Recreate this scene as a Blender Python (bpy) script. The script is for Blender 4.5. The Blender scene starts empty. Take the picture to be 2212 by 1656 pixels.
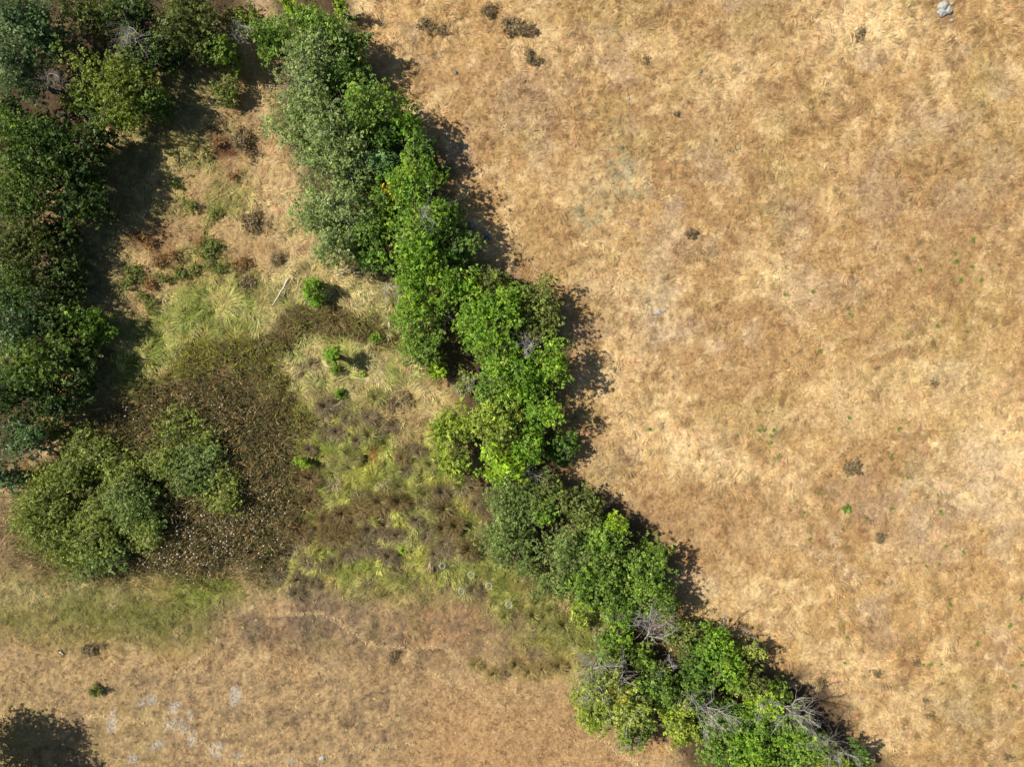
import bpy, math
import numpy as np
from math import radians

# ------------------------------------------------------------------ camera, sky, sun, exposure
S = 80.0 / 2212.0          # metres on the ground for one unit of the layout grid (2212 x 1656)
H = 55.5                   # flying height of the camera
CU, CV = 1106.0, 828.0
scene = bpy.context.scene
col = scene.collection

cam_d = bpy.data.cameras.new('camera')
cam = bpy.data.objects.new('camera', cam_d)
col.objects.link(cam)
cam.location = (0, 0, H)
cam.rotation_euler = (0, 0, 0)
cam_d.sensor_width = 36.0
cam_d.lens = 36.0 * H / 80.0
cam_d.clip_end = 3000
scene.camera = cam

SUN_EL, SHADOW_AZ = radians(47), radians(-13)     # shadows fall to the right, slightly down
world = bpy.data.worlds.new('World')
scene.world = world
world.use_nodes = True
wn = world.node_tree
sky = wn.nodes.new('ShaderNodeTexSky')
sky.sky_type = 'NISHITA'
sky.sun_disc = False
sky.sun_elevation = SUN_EL
sky.sun_rotation = radians(-90) - SHADOW_AZ
bg = wn.nodes['Background']
bg.inputs['Strength'].default_value = 0.06
wn.links.new(sky.outputs[0], bg.inputs['Color'])

sun_d = bpy.data.lights.new('sun', 'SUN')
sun_d.energy = 5.0
sun_d.angle = radians(0.53)
sun_d.color = (1.0, 0.92, 0.78)
sun = bpy.data.objects.new('sun', sun_d)
col.objects.link(sun)
sun.location = (-40, 10, 60)
# a lamp shines along its -Z: tilt it from straight down towards the shadow direction
sun.rotation_euler = (0, -(math.pi / 2 - SUN_EL), SHADOW_AZ)

scene.view_settings.view_transform = 'Standard'
scene.view_settings.look = 'None'
scene.view_settings.exposure = 0.57
scene.view_settings.gamma = 1.0
scene.view_settings.use_curve_mapping = False

# ------------------------------------------------------------------ helpers
rng = np.random.default_rng(20240817)

def P(u, v, z=0.0):
    """layout position seen from straight above -> world x, y of a point at height z"""
    k = S * (1.0 - z / H)
    return (u - CU) * k, (CV - v) * k

def _hash(ix, iy, seed):
    h = (ix.astype(np.int64) * 374761393 + iy.astype(np.int64) * 668265263 + seed * 974634777) & 0xFFFFFFFF
    h = ((h ^ (h >> 13)) * 1274126177) & 0xFFFFFFFF
    h = h ^ (h >> 16)
    return (h & 0xFFFFFF) / float(0xFFFFFF)

def noise(x, y, seed):
    x0 = np.floor(x); y0 = np.floor(y)
    fx = x - x0; fy = y - y0
    fx = fx * fx * fx * (fx * (fx * 6 - 15) + 10); fy = fy * fy * fy * (fy * (fy * 6 - 15) + 10)
    a = _hash(x0, y0, seed); b = _hash(x0 + 1, y0, seed)
    c = _hash(x0, y0 + 1, seed); d = _hash(x0 + 1, y0 + 1, seed)
    return (a + (b - a) * fx) * (1 - fy) + (c + (d - c) * fx) * fy

def fbm(x, y, scale, seed, octs=4):
    t = 0; amp = 0.5; tot = 0; f = 1.0 / scale
    for o in range(octs):
        t = t + amp * noise(x * f + 17.3 * o, y * f - 9.1 * o, seed + o * 31)
        tot += amp; amp *= 0.55; f *= 2.03
    return t / tot

def sstep(a, b, x):
    t = np.clip((x - a) / (b - a), 0, 1)
    return t * t * (3 - 2 * t)

def np_mesh(name, V, F, C=None, smooth=False):
    """F: list of integer arrays (each M x 3 or M x 4)"""
    me = bpy.data.meshes.new(name)
    V = np.asarray(V, dtype=np.float32)
    me.vertices.add(len(V))
    me.vertices.foreach_set('co', V.ravel())
    F = [np.asarray(f, dtype=np.int32) for f in F if len(f)]
    loops = np.concatenate([f.ravel() for f in F])
    cnt = np.concatenate([np.full(len(f), f.shape[1], dtype=np.int32) for f in F])
    start = np.concatenate([[0], np.cumsum(cnt)[:-1]]).astype(np.int32)
    me.loops.add(len(loops))
    me.loops.foreach_set('vertex_index', loops)
    me.polygons.add(len(cnt))
    me.polygons.foreach_set('loop_start', start)
    if smooth:
        me.polygons.foreach_set('use_smooth', np.ones(len(cnt), dtype=bool))
    me.update(calc_edges=True)
    if C is not None:
        at = me.attributes.new('Col', 'FLOAT_COLOR', 'POINT')
        rgba = np.ones((len(V), 4), dtype=np.float32)
        rgba[:, :3] = np.clip(C, 0.003, 0.9)
        at.data.foreach_set('color', rgba.ravel())
    return me

def obj(name, me, mat=None, parent=None, loc=None, rotz=0.0):
    o = bpy.data.objects.new(name, me)
    if mat is not None and me is not None and not me.materials:
        me.materials.append(mat)
    col.objects.link(o)
    if loc is not None:
        o.location = loc
    if rotz:
        o.rotation_euler = (0, 0, rotz)
    if parent is not None:
        o.parent = parent
    return o

def tag(o, label=None, cat=None, group=None, kind=None):
    if label: o['label'] = label
    if cat: o['category'] = cat
    if group: o['group'] = group
    if kind: o['kind'] = kind
    return o

# ------------------------------------------------------------------ materials
def new_mat(name):
    m = bpy.data.materials.new(name)
    m.use_nodes = True
    nt = m.node_tree
    nt.nodes.clear()
    out = nt.nodes.new('ShaderNodeOutputMaterial')
    return m, nt, out

def N(nt, t, **kw):
    n = nt.nodes.new(t)
    for k, v in kw.items():
        if k.startswith('i_'):
            n.inputs[k[2:].replace('_', ' ')].default_value = v
        else:
            setattr(n, k, v)
    return n

def leaf_material():
    m, nt, out = new_mat('leaf')
    at = N(nt, 'ShaderNodeAttribute', attribute_name='Col')
    pr = N(nt, 'ShaderNodeBsdfPrincipled', i_Roughness=0.5)
    pr.inputs['Specular IOR Level'].default_value = 0.3
    tr = N(nt, 'ShaderNodeBsdfTranslucent')
    hs = N(nt, 'ShaderNodeHueSaturation', i_Saturation=1.15, i_Value=1.25)
    nt.links.new(at.outputs['Color'], pr.inputs['Base Color'])
    nt.links.new(at.outputs['Color'], hs.inputs['Color'])
    nt.links.new(hs.outputs[0], tr.inputs['Color'])
    mx = N(nt, 'ShaderNodeMixShader', i_Fac=0.36)
    nt.links.new(pr.outputs[0], mx.inputs[1]); nt.links.new(tr.outputs[0], mx.inputs[2])
    nt.links.new(mx.outputs[0], out.inputs[0])
    return m

def blade_material():
    m, nt, out = new_mat('grass_blade')
    at = N(nt, 'ShaderNodeAttribute', attribute_name='Col')
    pr = N(nt, 'ShaderNodeBsdfPrincipled', i_Roughness=0.6)
    pr.inputs['Specular IOR Level'].default_value = 0.25
    tr = N(nt, 'ShaderNodeBsdfTranslucent')
    nt.links.new(at.outputs['Color'], pr.inputs['Base Color'])
    nt.links.new(at.outputs['Color'], tr.inputs['Color'])
    mx = N(nt, 'ShaderNodeMixShader', i_Fac=0.3)
    nt.links.new(pr.outputs[0], mx.inputs[1]); nt.links.new(tr.outputs[0], mx.inputs[2])
    nt.links.new(mx.outputs[0], out.inputs[0])
    return m

def mottled(name, c1, c2, scale, rough=0.9, bump=0.3, detail=6):
    m, nt, out = new_mat(name)
    tc = N(nt, 'ShaderNodeTexCoord')
    no = N(nt, 'ShaderNodeTexNoise', i_Scale=scale, i_Detail=detail, i_Roughness=0.65)
    nt.links.new(tc.outputs['Object'], no.inputs['Vector'])
    rp = N(nt, 'ShaderNodeValToRGB')
    rp.color_ramp.elements[0].position = 0.33; rp.color_ramp.elements[0].color = (*c1, 1)
    rp.color_ramp.elements[1].position = 0.66; rp.color_ramp.elements[1].color = (*c2, 1)
    nt.links.new(no.outputs[0], rp.inputs[0])
    pr = N(nt, 'ShaderNodeBsdfPrincipled', i_Roughness=rough)
    pr.inputs['Specular IOR Level'].default_value = 0.25
    nt.links.new(rp.outputs[0], pr.inputs['Base Color'])
    bp = N(nt, 'ShaderNodeBump', i_Strength=bump, i_Distance=0.05)
    nt.links.new(no.outputs[0], bp.inputs['Height'])
    nt.links.new(bp.outputs[0], pr.inputs['Normal'])
    nt.links.new(pr.outputs[0], out.inputs[0])
    return m

def ground_material():
    m, nt, out = new_mat('ground_cover')
    at = N(nt, 'ShaderNodeAttribute', attribute_name='Col')
    tc = N(nt, 'ShaderNodeTexCoord')
    n1 = N(nt, 'ShaderNodeTexNoise', i_Scale=5.5, i_Detail=8.0, i_Roughness=0.75)
    n2 = N(nt, 'ShaderNodeTexNoise', i_Scale=0.9, i_Detail=6.0, i_Roughness=0.7)
    n3 = N(nt, 'ShaderNodeTexVoronoi', i_Scale=2.3)
    for n in (n1, n2, n3):
        nt.links.new(tc.outputs['Object'], n.inputs['Vector'])
    r1 = N(nt, 'ShaderNodeMapRange'); r1.inputs[1].default_value = 0.3; r1.inputs[2].default_value = 0.7
    r1.inputs[3].default_value = 0.5; r1.inputs[4].default_value = 1.38
    nt.links.new(n1.outputs[0], r1.inputs[0])
    r2 = N(nt, 'ShaderNodeMapRange'); r2.inputs[1].default_value = 0.3; r2.inputs[2].default_value = 0.7
    r2.inputs[3].default_value = 0.8; r2.inputs[4].default_value = 1.18
    nt.links.new(n2.outputs[0], r2.inputs[0])
    mu = N(nt, 'ShaderNodeMath', operation='MULTIPLY')
    nt.links.new(r1.outputs[0], mu.inputs[0]); nt.links.new(r2.outputs[0], mu.inputs[1])
    mx = N(nt, 'ShaderNodeVectorMath', operation='SCALE')
    nt.links.new(at.outputs['Color'], mx.inputs[0]); nt.links.new(mu.outputs[0], mx.inputs['Scale'])
    pr = N(nt, 'ShaderNodeBsdfPrincipled', i_Roughness=0.95)
    pr.inputs['Specular IOR Level'].default_value = 0.1
    nt.links.new(mx.outputs[0], pr.inputs['Base Color'])
    ad = N(nt, 'ShaderNodeMath', operation='ADD')
    nt.links.new(n1.outputs[0], ad.inputs[0]); nt.links.new(n3.outputs['Distance'], ad.inputs[1])
    bp = N(nt, 'ShaderNodeBump', i_Strength=0.6, i_Distance=0.13)
    nt.links.new(ad.outputs[0], bp.inputs['Height'])
    nt.links.new(bp.outputs[0], pr.inputs['Normal'])
    nt.links.new(pr.outputs[0], out.inputs[0])
    return m

M_LEAF = leaf_material()
M_BLADE = blade_material()
M_GROUND = ground_material()
M_BARK = mottled('bark', (0.055, 0.043, 0.033), (0.17, 0.14, 0.11), 9.0)
M_DEAD = mottled('bleached_wood', (0.29, 0.27, 0.25), (0.54, 0.51, 0.48), 6.0, bump=0.15)
M_LOG = mottled('weathered_log', (0.34, 0.29, 0.23), (0.62, 0.55, 0.45), 5.0, bump=0.2)
M_ROCK = mottled('lichen_rock', (0.16, 0.17, 0.17), (0.46, 0.47, 0.44), 5.0, bump=0.6)
M_ROCKD = mottled('dark_basalt', (0.085, 0.095, 0.105), (0.22, 0.235, 0.25), 5.0, rough=0.7, bump=0.6)
M_WIRE = mottled('galvanised_wire', (0.38, 0.42, 0.40), (0.6, 0.64, 0.6), 12.0, rough=0.45, bump=0.05)
M_PEBBLE = mottled('pale_pebble', (0.22, 0.195, 0.16), (0.44, 0.395, 0.335), 3.0, bump=0.2)

# ------------------------------------------------------------------ ground zones, laid out on a fine map
RES = 3.0
U0, V0, U1, V1 = -520.0, -480.0, 2740.0, 2140.0
nu, nv = int((U1 - U0) / RES), int((V1 - V0) / RES)
gu = U0 + (np.arange(nu) + 0.5) * RES
gv = V0 + (np.arange(nv) + 0.5) * RES
GU, GV = np.meshgrid(gu, gv)
WU = GU + (fbm(GU, GV, 60, 5, 5) - 0.5) * 95
WV = GV + (fbm(GU, GV, 60, 77, 5) - 0.5) * 95
fku = np.fft.fftfreq(nu)[None, :]; fkv = np.fft.rfftfreq(nu)[None, :]
fkr = np.fft.fftfreq(nv)[:, None]
def blur(a, px):
    s = px / RES
    k = np.exp(-2 * (math.pi * s) ** 2 * (fkr ** 2 + fkv ** 2))
    return np.fft.irfft2(np.fft.rfft2(a) * k, s=a.shape)

def poly(pts, soft=14.0, warp=True):
    X, Y = (WU, WV) if warp else (GU, GV)
    ins = np.zeros(X.shape, dtype=bool)
    n = len(pts)
    for i in range(n):
        x0, y0 = pts[i]; x1, y1 = pts[(i + 1) % n]
        if y0 == y1: continue
        c = ((Y >= min(y0, y1)) & (Y < max(y0, y1)) & (X < (x1 - x0) * (Y - y0) / (y1 - y0) + x0))
        ins ^= c
    return np.clip(blur(ins.astype(np.float64), soft), 0, 1)

def blob(u, v, ru, rv, soft=0.5):
    d = np.sqrt(((WU - u) / ru) ** 2 + ((WV - v) / rv) ** 2)
    return 1 - sstep(1 - soft, 1 + soft, d)

def trail(pts, w):
    d = np.full(GU.shape, 1e9)
    wu = GU + (fbm(GU, GV, 25, 9, 3) - 0.5) * 14; wv = GV + (fbm(GU, GV, 25, 19, 3) - 0.5) * 14
    for (x0, y0), (x1, y1) in zip(pts[:-1], pts[1:]):
        L2 = (x1 - x0) ** 2 + (y1 - y0) ** 2
        t = np.clip(((wu - x0) * (x1 - x0) + (wv - y0) * (y1 - y0)) / L2, 0, 1)
        d = np.minimum(d, np.hypot(wu - x0 - t * (x1 - x0), wv - y0 - t * (y1 - y0)))
    return 1 - sstep(w * 0.4, w * 1.3, d)

TAN = np.array((0.455, 0.302, 0.134)); BROWN = np.array((0.33, 0.20, 0.095)); PALE = np.array((0.70, 0.53, 0.29))
LILAC = np.array((0.40, 0.32, 0.25)); OLIVE = np.array((0.245, 0.22, 0.07)); DULL = np.array((0.245, 0.18, 0.115))
STRAWG = np.array((0.42, 0.39, 0.14)); GREEN = np.array((0.235, 0.275, 0.055)); RUSH = np.array((0.13, 0.105, 0.04))
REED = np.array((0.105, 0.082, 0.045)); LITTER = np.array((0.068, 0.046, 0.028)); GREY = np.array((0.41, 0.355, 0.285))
RUST = np.array((0.25, 0.13, 0.065)); SAGE = np.array((0.33, 0.30, 0.18))

COL = np.ones(GU.shape + (3,)) * TAN
LEN = np.full(GU.shape, 0.55)       # blade length
BUSHY = np.zeros(GU.shape)          # relief of the ground
FREE = np.ones(GU.shape)            # where dry grass stands
def lay(m, c, ln=None, bushy=None, free=None):
    global COL, LEN, BUSHY, FREE
    COL = COL * (1 - m[..., None]) + np.asarray(c) * m[..., None]
    if ln is not None: LEN = LEN * (1 - m) + ln * m
    if bushy is not None: BUSHY = BUSHY * (1 - m) + bushy * m
    if free is not None: FREE = FREE * (1 - m) + free * m

# the dry field: brown, pale and lilac-grey patches of every size
lay(sstep(0.50, 0.66, fbm(GU, GV, 260, 11, 5)) * 0.5, BROWN, 0.4)
lay(sstep(0.53, 0.66, fbm(GU, GV, 130, 23, 5)) * 0.5, PALE, 0.7)
lay(sstep(0.55, 0.68, fbm(GU, GV, 90, 41, 5)) * 0.4, LILAC, 0.3)
lay(sstep(0.55, 0.64, fbm(GU, GV, 48, 51, 5)) * 0.45, BROWN, 0.4)
lay(sstep(0.56, 0.66, fbm(GU, GV, 24, 61, 4)) * 0.5, PALE, 0.7)
lay(sstep(0.53, 0.62, fbm(GU, GV, 16, 67, 4)) * 0.45, BROWN * 0.85, 0.3)
lay(sstep(0.60, 0.68, fbm(GU, GV, 150, 71, 5)) * 0.25, np.array((0.36, 0.29, 0.11)), 0.5)
for (u, v, a, b, s) in ((1480, 1085, 150, 55, .8), (1560, 1150, 170, 60, .6), (1440, 1230, 70, 130, .6), (1010, 190, 110, 80, .45),
                        (2020, 430, 200, 150, .6), (1950, 620, 90, 60, .5), (1270, 1000, 60, 60, .6), (1560, 240, 90, 60, .4),
                        (1310, 600, 130, 45, .3), (1260, 700, 60, 60, .4), (1180, 560, 60, 60, .4), (2150, 520, 90, 90, .4)):
    lay(blob(u, v, a, b, 0.8) * s * 0.75, BROWN, 0.4)
for (u, v, a, b, s) in ((1880, 40, 90, 60, .9), (1930, 75, 45, 30, .9), (1760, 90, 60, 50, .5), (1590, 170, 60, 60, .7), (1550, 200, 60, 25, .5),
                        (1500, 960, 90, 60, .7), (1530, 1010, 60, 40, .8), (1350, 650, 70, 55, .5), (1330, 800, 60, 60, .5), (1640, 575, 60, 50, .5),
                        (1900, 850, 120, 50, .5), (2140, 960, 80, 130, .6), (2180, 1020, 60, 60, .5), (1150, 80, 60, 40, .4), (790, 40, 40, 20, .6),
                        (1380, 900, 50, 50, .6), (1440, 110, 60, 40, .3), (1800, 440, 30, 30, .5), (1990, 790, 50, 30, .5), (860, 110, 30, 40, .5)):
    lay(blob(u, v, a, b, .7) * s * .85, PALE, 0.85)
for (u, v, a, b, s) in ((2110, 1560, 95, 70, .4), (2150, 300, 50, 130, .35), (1500, 300, 80, 40, .4), (1660, 60, 40, 40, .5), (1260, 540, 80, 40, .3),
                        (1230, 890, 50, 30, .7), (1290, 1040, 40, 40, .7), (1320, 1010, 40, 40, .5)):
    lay(blob(u, v, a, b, .8) * s * .6, np.array((0.32, 0.25, 0.11)), 0.5)
for (u, v, a, b, s) in ((1355, 385, 40, 60, .75), (1310, 400, 50, 40, .4), (1275, 455, 32, 30, .7), (1420, 640, 30, 20, .5), (1350, 330, 25, 30, .5)):
    lay(blob(u, v, a, b, .8) * s * sstep(.35, .6, fbm(GU, GV, 14, 141, 3)), SAGE, 0.25)
for (u, v, a, b, s) in ((2120, 1000, 60, 60, .5), (2000, 1170, 70, 60, .4), (1880, 1090, 50, 40, .4), (1170, 200, 80, 60, .3), (1400, 700, 60, 60, .35)):
    lay(blob(u, v, a, b, .8) * s * .7, LILAC, 0.3)

# the meadow between wood and hedgerow
lay(poly([(320, 120), (640, 100), (640, 420), (760, 620), (330, 640), (200, 520), (300, 300)], 30), np.array((0.46, 0.325, 0.16)), 0.6, 0.4)
lay(poly([(330, 250), (560, 300), (560, 420), (660, 540), (520, 600), (300, 640), (230, 520)], 30) * sstep(.42, .6, fbm(GU, GV, 55, 81, 4)), OLIVE * 1.35, 0.55, 0.8)
lay(poly([(300, 450), (420, 480), (480, 560), (380, 640), (280, 620), (240, 540)], 20) * sstep(.42, .58, fbm(GU, GV, 40, 91, 4)) * .6, RUST * 1.2, 0.3, 0.8)
lay(blob(500, 290, 55, 60) * sstep(.4, .6, fbm(GU, GV, 40, 95, 3)), RUST * 0.8, 0.4, 0.8)
lay(blob(600, 440, 60, 120) * 0.6, PALE * 0.92, 0.8)
lay(blob(560, 250, 40, 60) * 0.4, PALE * 0.9, 0.7)
lay(blob(670, 560, 60, 40) * 0.6, PALE * 0.9, 0.8)
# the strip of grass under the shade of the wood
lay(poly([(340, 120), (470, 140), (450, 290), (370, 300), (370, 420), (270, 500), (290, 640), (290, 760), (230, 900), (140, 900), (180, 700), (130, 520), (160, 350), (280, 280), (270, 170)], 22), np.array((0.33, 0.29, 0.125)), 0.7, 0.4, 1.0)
# lush long grass
lay(poly([(360, 640), (450, 590), (560, 610), (600, 680), (500, 730), (400, 745), (270, 860), (230, 800), (300, 700)], 18), GREEN * 1.15, 0.95, 0.7)
lay(poly([(430, 610), (540, 610), (580, 650), (470, 690), (380, 730), (380, 660)], 18) * sstep(.4, .6, fbm(GU, GV, 40, 96, 3)), STRAWG * 1.05, 1.0)
lay(poly([(590, 580), (820, 560), (870, 640), (860, 740), (960, 840), (960, 900), (900, 960), (660, 900), (600, 780), (560, 690)], 16), np.array((0.46, 0.40, 0.175)), 1.0, 0.7)
lay(poly([(600, 640), (840, 640), (860, 740), (920, 820), (660, 900), (620, 780)], 18) * sstep(.44, .58, fbm(GU, GV, 45, 97, 4)), np.array((0.30, 0.325, 0.085)), 1.0)
lay(blob(860, 840, 60, 70) * 0.7 * sstep(.4, .55, fbm(GU, GV, 40, 197, 4)), PALE, 1.0)
# marsh of tussocks
marsh = poly([(640, 860), (900, 930), (960, 880), (1000, 1040), (1060, 1200), (1150, 1290), (1250, 1320), (1310, 1370), (1240, 1460), (1140, 1400),
              (1010, 1300), (760, 1290), (560, 1260), (620, 1150), (650, 1000)], 18)
lay(marsh, np.array((0.355, 0.36, 0.075)), 0.55, 1.0)
lay(marsh * sstep(.46, .6, fbm(GU, GV, 42, 99, 4)), GREEN * 1.1, 0.7, 1.0)
lay(marsh * sstep(.56, .66, fbm(GU, GV, 36, 103, 4)) * .8, DULL * 0.9, 0.6, 1.0)
lay(poly([(800, 850), (950, 880), (940, 980), (860, 970), (790, 910)], 16) * 0.75, np.array((0.52, 0.37, 0.17)), 0.9)
lay(blob(795, 975, 18, 14) * 0.9, np.array((0.36, 0.17, 0.06)), 0.4)
lay(poly([(600, 1060), (1030, 1060), (1050, 1230), (800, 1250), (600, 1200)], 22) * sstep(.50, .64, fbm(GU, GV, 30, 105, 4)) * 0.4, np.array((0.23, 0.18, 0.075)), 0.55, 1.1)
# rush band and reed bed
lay(poly([(880, 720), (880, 755), (760, 735), (680, 712), (620, 742), (600, 800), (650, 900), (640, 960), (560, 830), (400, 800), (430, 745), (560, 700), (620, 680), (760, 680)], 9), RUSH * 1.1, 0.8, 0.9)
lay(poly([(430, 740), (560, 715), (600, 745), (520, 800), (420, 800), (300, 860), (270, 850), (340, 800)], 10), np.array((0.26, 0.28, 0.022)), 0.8, 0.9)
lay(poly([(600, 760), (650, 880), (660, 980), (690, 1080), (650, 1090), (640, 960), (610, 860), (570, 800)], 10) * 0.8, np.array((0.33, 0.35, 0.045)), 0.8, 0.9)
lay(poly([(220, 900), (340, 830), (500, 820), (590, 850), (640, 960), (650, 1130), (590, 1230), (380, 1250), (150, 1230), (30, 1180), (30, 1100), (120, 980)], 20), REED, 0.3, 0.6, 0.0)
lay(poly([(0, 1060), (40, 1080), (60, 1180), (180, 1240), (0, 1250), (-200, 1260), (-200, 1100)], 14), np.array((0.33, 0.235, 0.125)), 0.5, 0.9, 1.0)
# lower left: green-olive sward, dull brown belt, dry stubble
lay(poly([(-400, 1235), (200, 1245), (560, 1250), (540, 1300), (440, 1400), (180, 1400), (-400, 1420)], 30) * (0.72 + 0.28 * sstep(.38, .55, fbm(GU, GV, 60, 137, 4))), np.array((0.165, 0.165, 0.045)), 0.22, 0.3)
lay(poly([(-300, 1235), (330, 1245), (330, 1285), (150, 1290), (-300, 1290)], 12) * sstep(.45, .6, fbm(GU, GV, 40, 107, 4)) * .7, np.array((0.42, 0.35, 0.16)), 0.5)
lay(poly([(380, 1240), (520, 1255), (540, 1285), (450, 1298), (370, 1285)], 8), np.array((0.23, 0.27, 0.045)), 0.8, 0.5)
lay(poly([(480, 1300), (700, 1270), (1000, 1285), (1180, 1350), (1230, 1450), (1000, 1470), (760, 1440), (500, 1400), (430, 1420)], 38) * (0.55 + 0.45 * sstep(.35, .6, fbm(GU, GV, 70, 131, 4))), np.array((0.33, 0.225, 0.125)), 0.3, 0.35)
lay(poly([(480, 1270), (1100, 1270), (1150, 1380), (700, 1390), (460, 1380)], 40) * sstep(.52, .64, fbm(GU, GV, 45, 133, 4)) * .6, OLIVE, 0.4, 0.5)
lay(poly([(480, 1290), (760, 1280), (820, 1340), (740, 1400), (520, 1380)], 20) * sstep(.42, .58, fbm(GU, GV, 50, 109, 4)) * .8, DULL * 0.95, 0.3, 0.5)
lay(blob(980, 1350, 90, 40) * 0.4, np.array((0.36, 0.20, 0.095)), 0.3)
lay(poly([(1000, 1430), (1240, 1400), (1250, 1480), (1060, 1465)], 22) * 0.7, np.array((0.42, 0.325, 0.13)), 0.7, 0.5)
lay(poly([(-400, 1400), (200, 1410), (440, 1440), (760, 1450), (1000, 1480), (1250, 1480), (1300, 1600), (1500, 1640), (1600, 2100), (-400, 2100)], 20), np.array((0.385, 0.268, 0.138)), 0.2, 0.1, 0.9)
lay(poly([(-400, 1400), (200, 1410), (440, 1440), (760, 1450), (1000, 1480), (1250, 1480), (1300, 1600), (1500, 1640), (1600, 2100), (-400, 2100)], 20) * sstep(.48, .62, fbm(GU, GV, 11, 119, 4)) * 0.65, DULL * 0.62, 0.2)  # dark speckle: small shadows between the stubble tufts, painted into the colour map
lay(poly([(480, 1290), (1180, 1320), (1230, 1450), (800, 1450), (450, 1400)], 20) * sstep(.48, .6, fbm(GU, GV, 16, 121, 4)) * 0.6, DULL * 0.65, 0.2)
lay(poly([(900, 1500), (1260, 1500), (1300, 1600), (1450, 1640), (1450, 2000), (900, 2000)], 40) * .8, np.array((0.40, 0.25, 0.12)), 0.25, 0.1)
lay(poly([(-200, 1480), (250, 1500), (480, 1500), (500, 1900), (-200, 1900)], 40) * .6 * sstep(.45, .6, fbm(GU, GV, 80, 113, 4)), np.array((0.33, 0.25, 0.115)), 0.2)
GRAVEL = [(380, 1523, 10, 14), (325, 1510, 13, 14), (302, 1521, 8, 9), (238, 1558, 12, 26), (379, 1561, 22, 12), (398, 1570, 10, 12), (420, 1592, 11, 15),
          (465, 1614, 16, 18), (516, 1632, 12, 9), (338, 1612, 14, 8), (288, 1640, 14, 10), (502, 1500, 13, 22), (625, 1636, 9, 7), (411, 1542, 6, 12)]
for (u, v, a, b) in GRAVEL:
    d = np.sqrt(((GU - u + (WU - GU) * 0.3) / a) ** 2 + ((GV - v + (WV - GV) * 0.3) / b) ** 2)
    d = d + (fbm(GU, GV, 9, 151, 3) - 0.5) * 0.9
    lay((1 - sstep(0.75, 1.15, d)) * 0.95, GREY, 0.12, 0.0, 0.35)
# leaf litter under the trees
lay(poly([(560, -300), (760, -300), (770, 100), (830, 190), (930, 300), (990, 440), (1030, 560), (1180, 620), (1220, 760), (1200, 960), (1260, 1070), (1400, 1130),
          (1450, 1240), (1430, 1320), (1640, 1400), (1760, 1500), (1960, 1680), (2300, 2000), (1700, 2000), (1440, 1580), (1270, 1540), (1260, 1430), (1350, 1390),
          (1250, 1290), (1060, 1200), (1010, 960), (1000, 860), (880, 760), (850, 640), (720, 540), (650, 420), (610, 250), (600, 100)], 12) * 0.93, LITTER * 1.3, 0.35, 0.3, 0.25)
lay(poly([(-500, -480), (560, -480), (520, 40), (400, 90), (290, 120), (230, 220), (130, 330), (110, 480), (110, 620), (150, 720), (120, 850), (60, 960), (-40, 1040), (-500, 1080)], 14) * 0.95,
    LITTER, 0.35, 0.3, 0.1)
lay(blob(130, 45, 26, 22) * .8, np.array((0.30, 0.19, 0.10)), 0.3)

# animal trails, trodden pale
TRAILS = [([(985, 100), (960, 60), (985, 20), (1010, -20)], 5), ([(1085, 200), (1090, 300), (1092, 420)], 4), ([(1555, 180), (1575, 260), (1600, 340)], 4),
          ([(2150, 480), (2120, 560), (2140, 610), (2100, 700)], 5), ([(1690, 640), (1745, 690), (1790, 760), (1830, 900)], 5),
          ([(1690, 1090), (1740, 1040), (1790, 1000), (1830, 960)], 4), ([(1640, 1500), (1740, 1470), (1900, 1480), (1970, 1510), (1890, 1570)], 5),
          ([(0, 1535), (60, 1560), (130, 1590), (200, 1630)], 4), ([(180, 1540), (380, 1566), (500, 1640), (640, 1636), (720, 1656)], 4),
          ([(370, 1460), (440, 1415), (470, 1380)], 4), ([(600, 1325), (700, 1325), (820, 1395), (960, 1400), (1060, 1470)], 4),
          ([(2150, 1490), (2150, 1600), (2130, 1660)], 4), ([(700, 1630), (900, 1600)], 3), ([(1250, 1540), (1330, 1620), (1380, 1650)], 5),
          ([(1100, 480), (1140, 560), (1190, 640)], 5), ([(920, 1450), (1000, 1480), (1100, 1530)], 4), ([(1240, 1150), (1400, 1010)], 4),
          ([(1980, 1180), (2080, 1150), (2190, 1110)], 4), ([(2020, 880), (2130, 760), (2140, 700)], 4), ([(1860, 780), (2060, 700)], 4)]
for pts, w in TRAILS:
    lay(trail(pts, w) * (0.6 if pts[0][0] > 1100 else 0.38), PALE * 0.95, 0.5, 0.0)

def sample(A, x, y):
    u = x / S + CU; v = CV - y / S
    fx = np.clip((u - U0) / RES - 0.5, 0, nu - 1.001); fy = np.clip((v - V0) / RES - 0.5, 0, nv - 1.001)
    i = fx.astype(int); j = fy.astype(int); a = fx - i; b = fy - j
    if A.ndim == 3: a = a[..., None]; b = b[..., None]
    return (A[j, i] * (1 - a) + A[j, i + 1] * a) * (1 - b) + (A[j + 1, i] * (1 - a) + A[j + 1, i + 1] * a) * b

def ground_z(x, y):
    x = np.asarray(x, dtype=float); y = np.asarray(y, dtype=float)
    b = sample(BUSHY, x, y)
    z = (fbm(x, y, 14, 201, 3) - 0.5) * 0.35 + (fbm(x, y, 1.1, 203, 3) - 0.5) * (0.12 + 0.75 * b)
    return z * sstep(400, 60, np.hypot(x, y))

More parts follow.
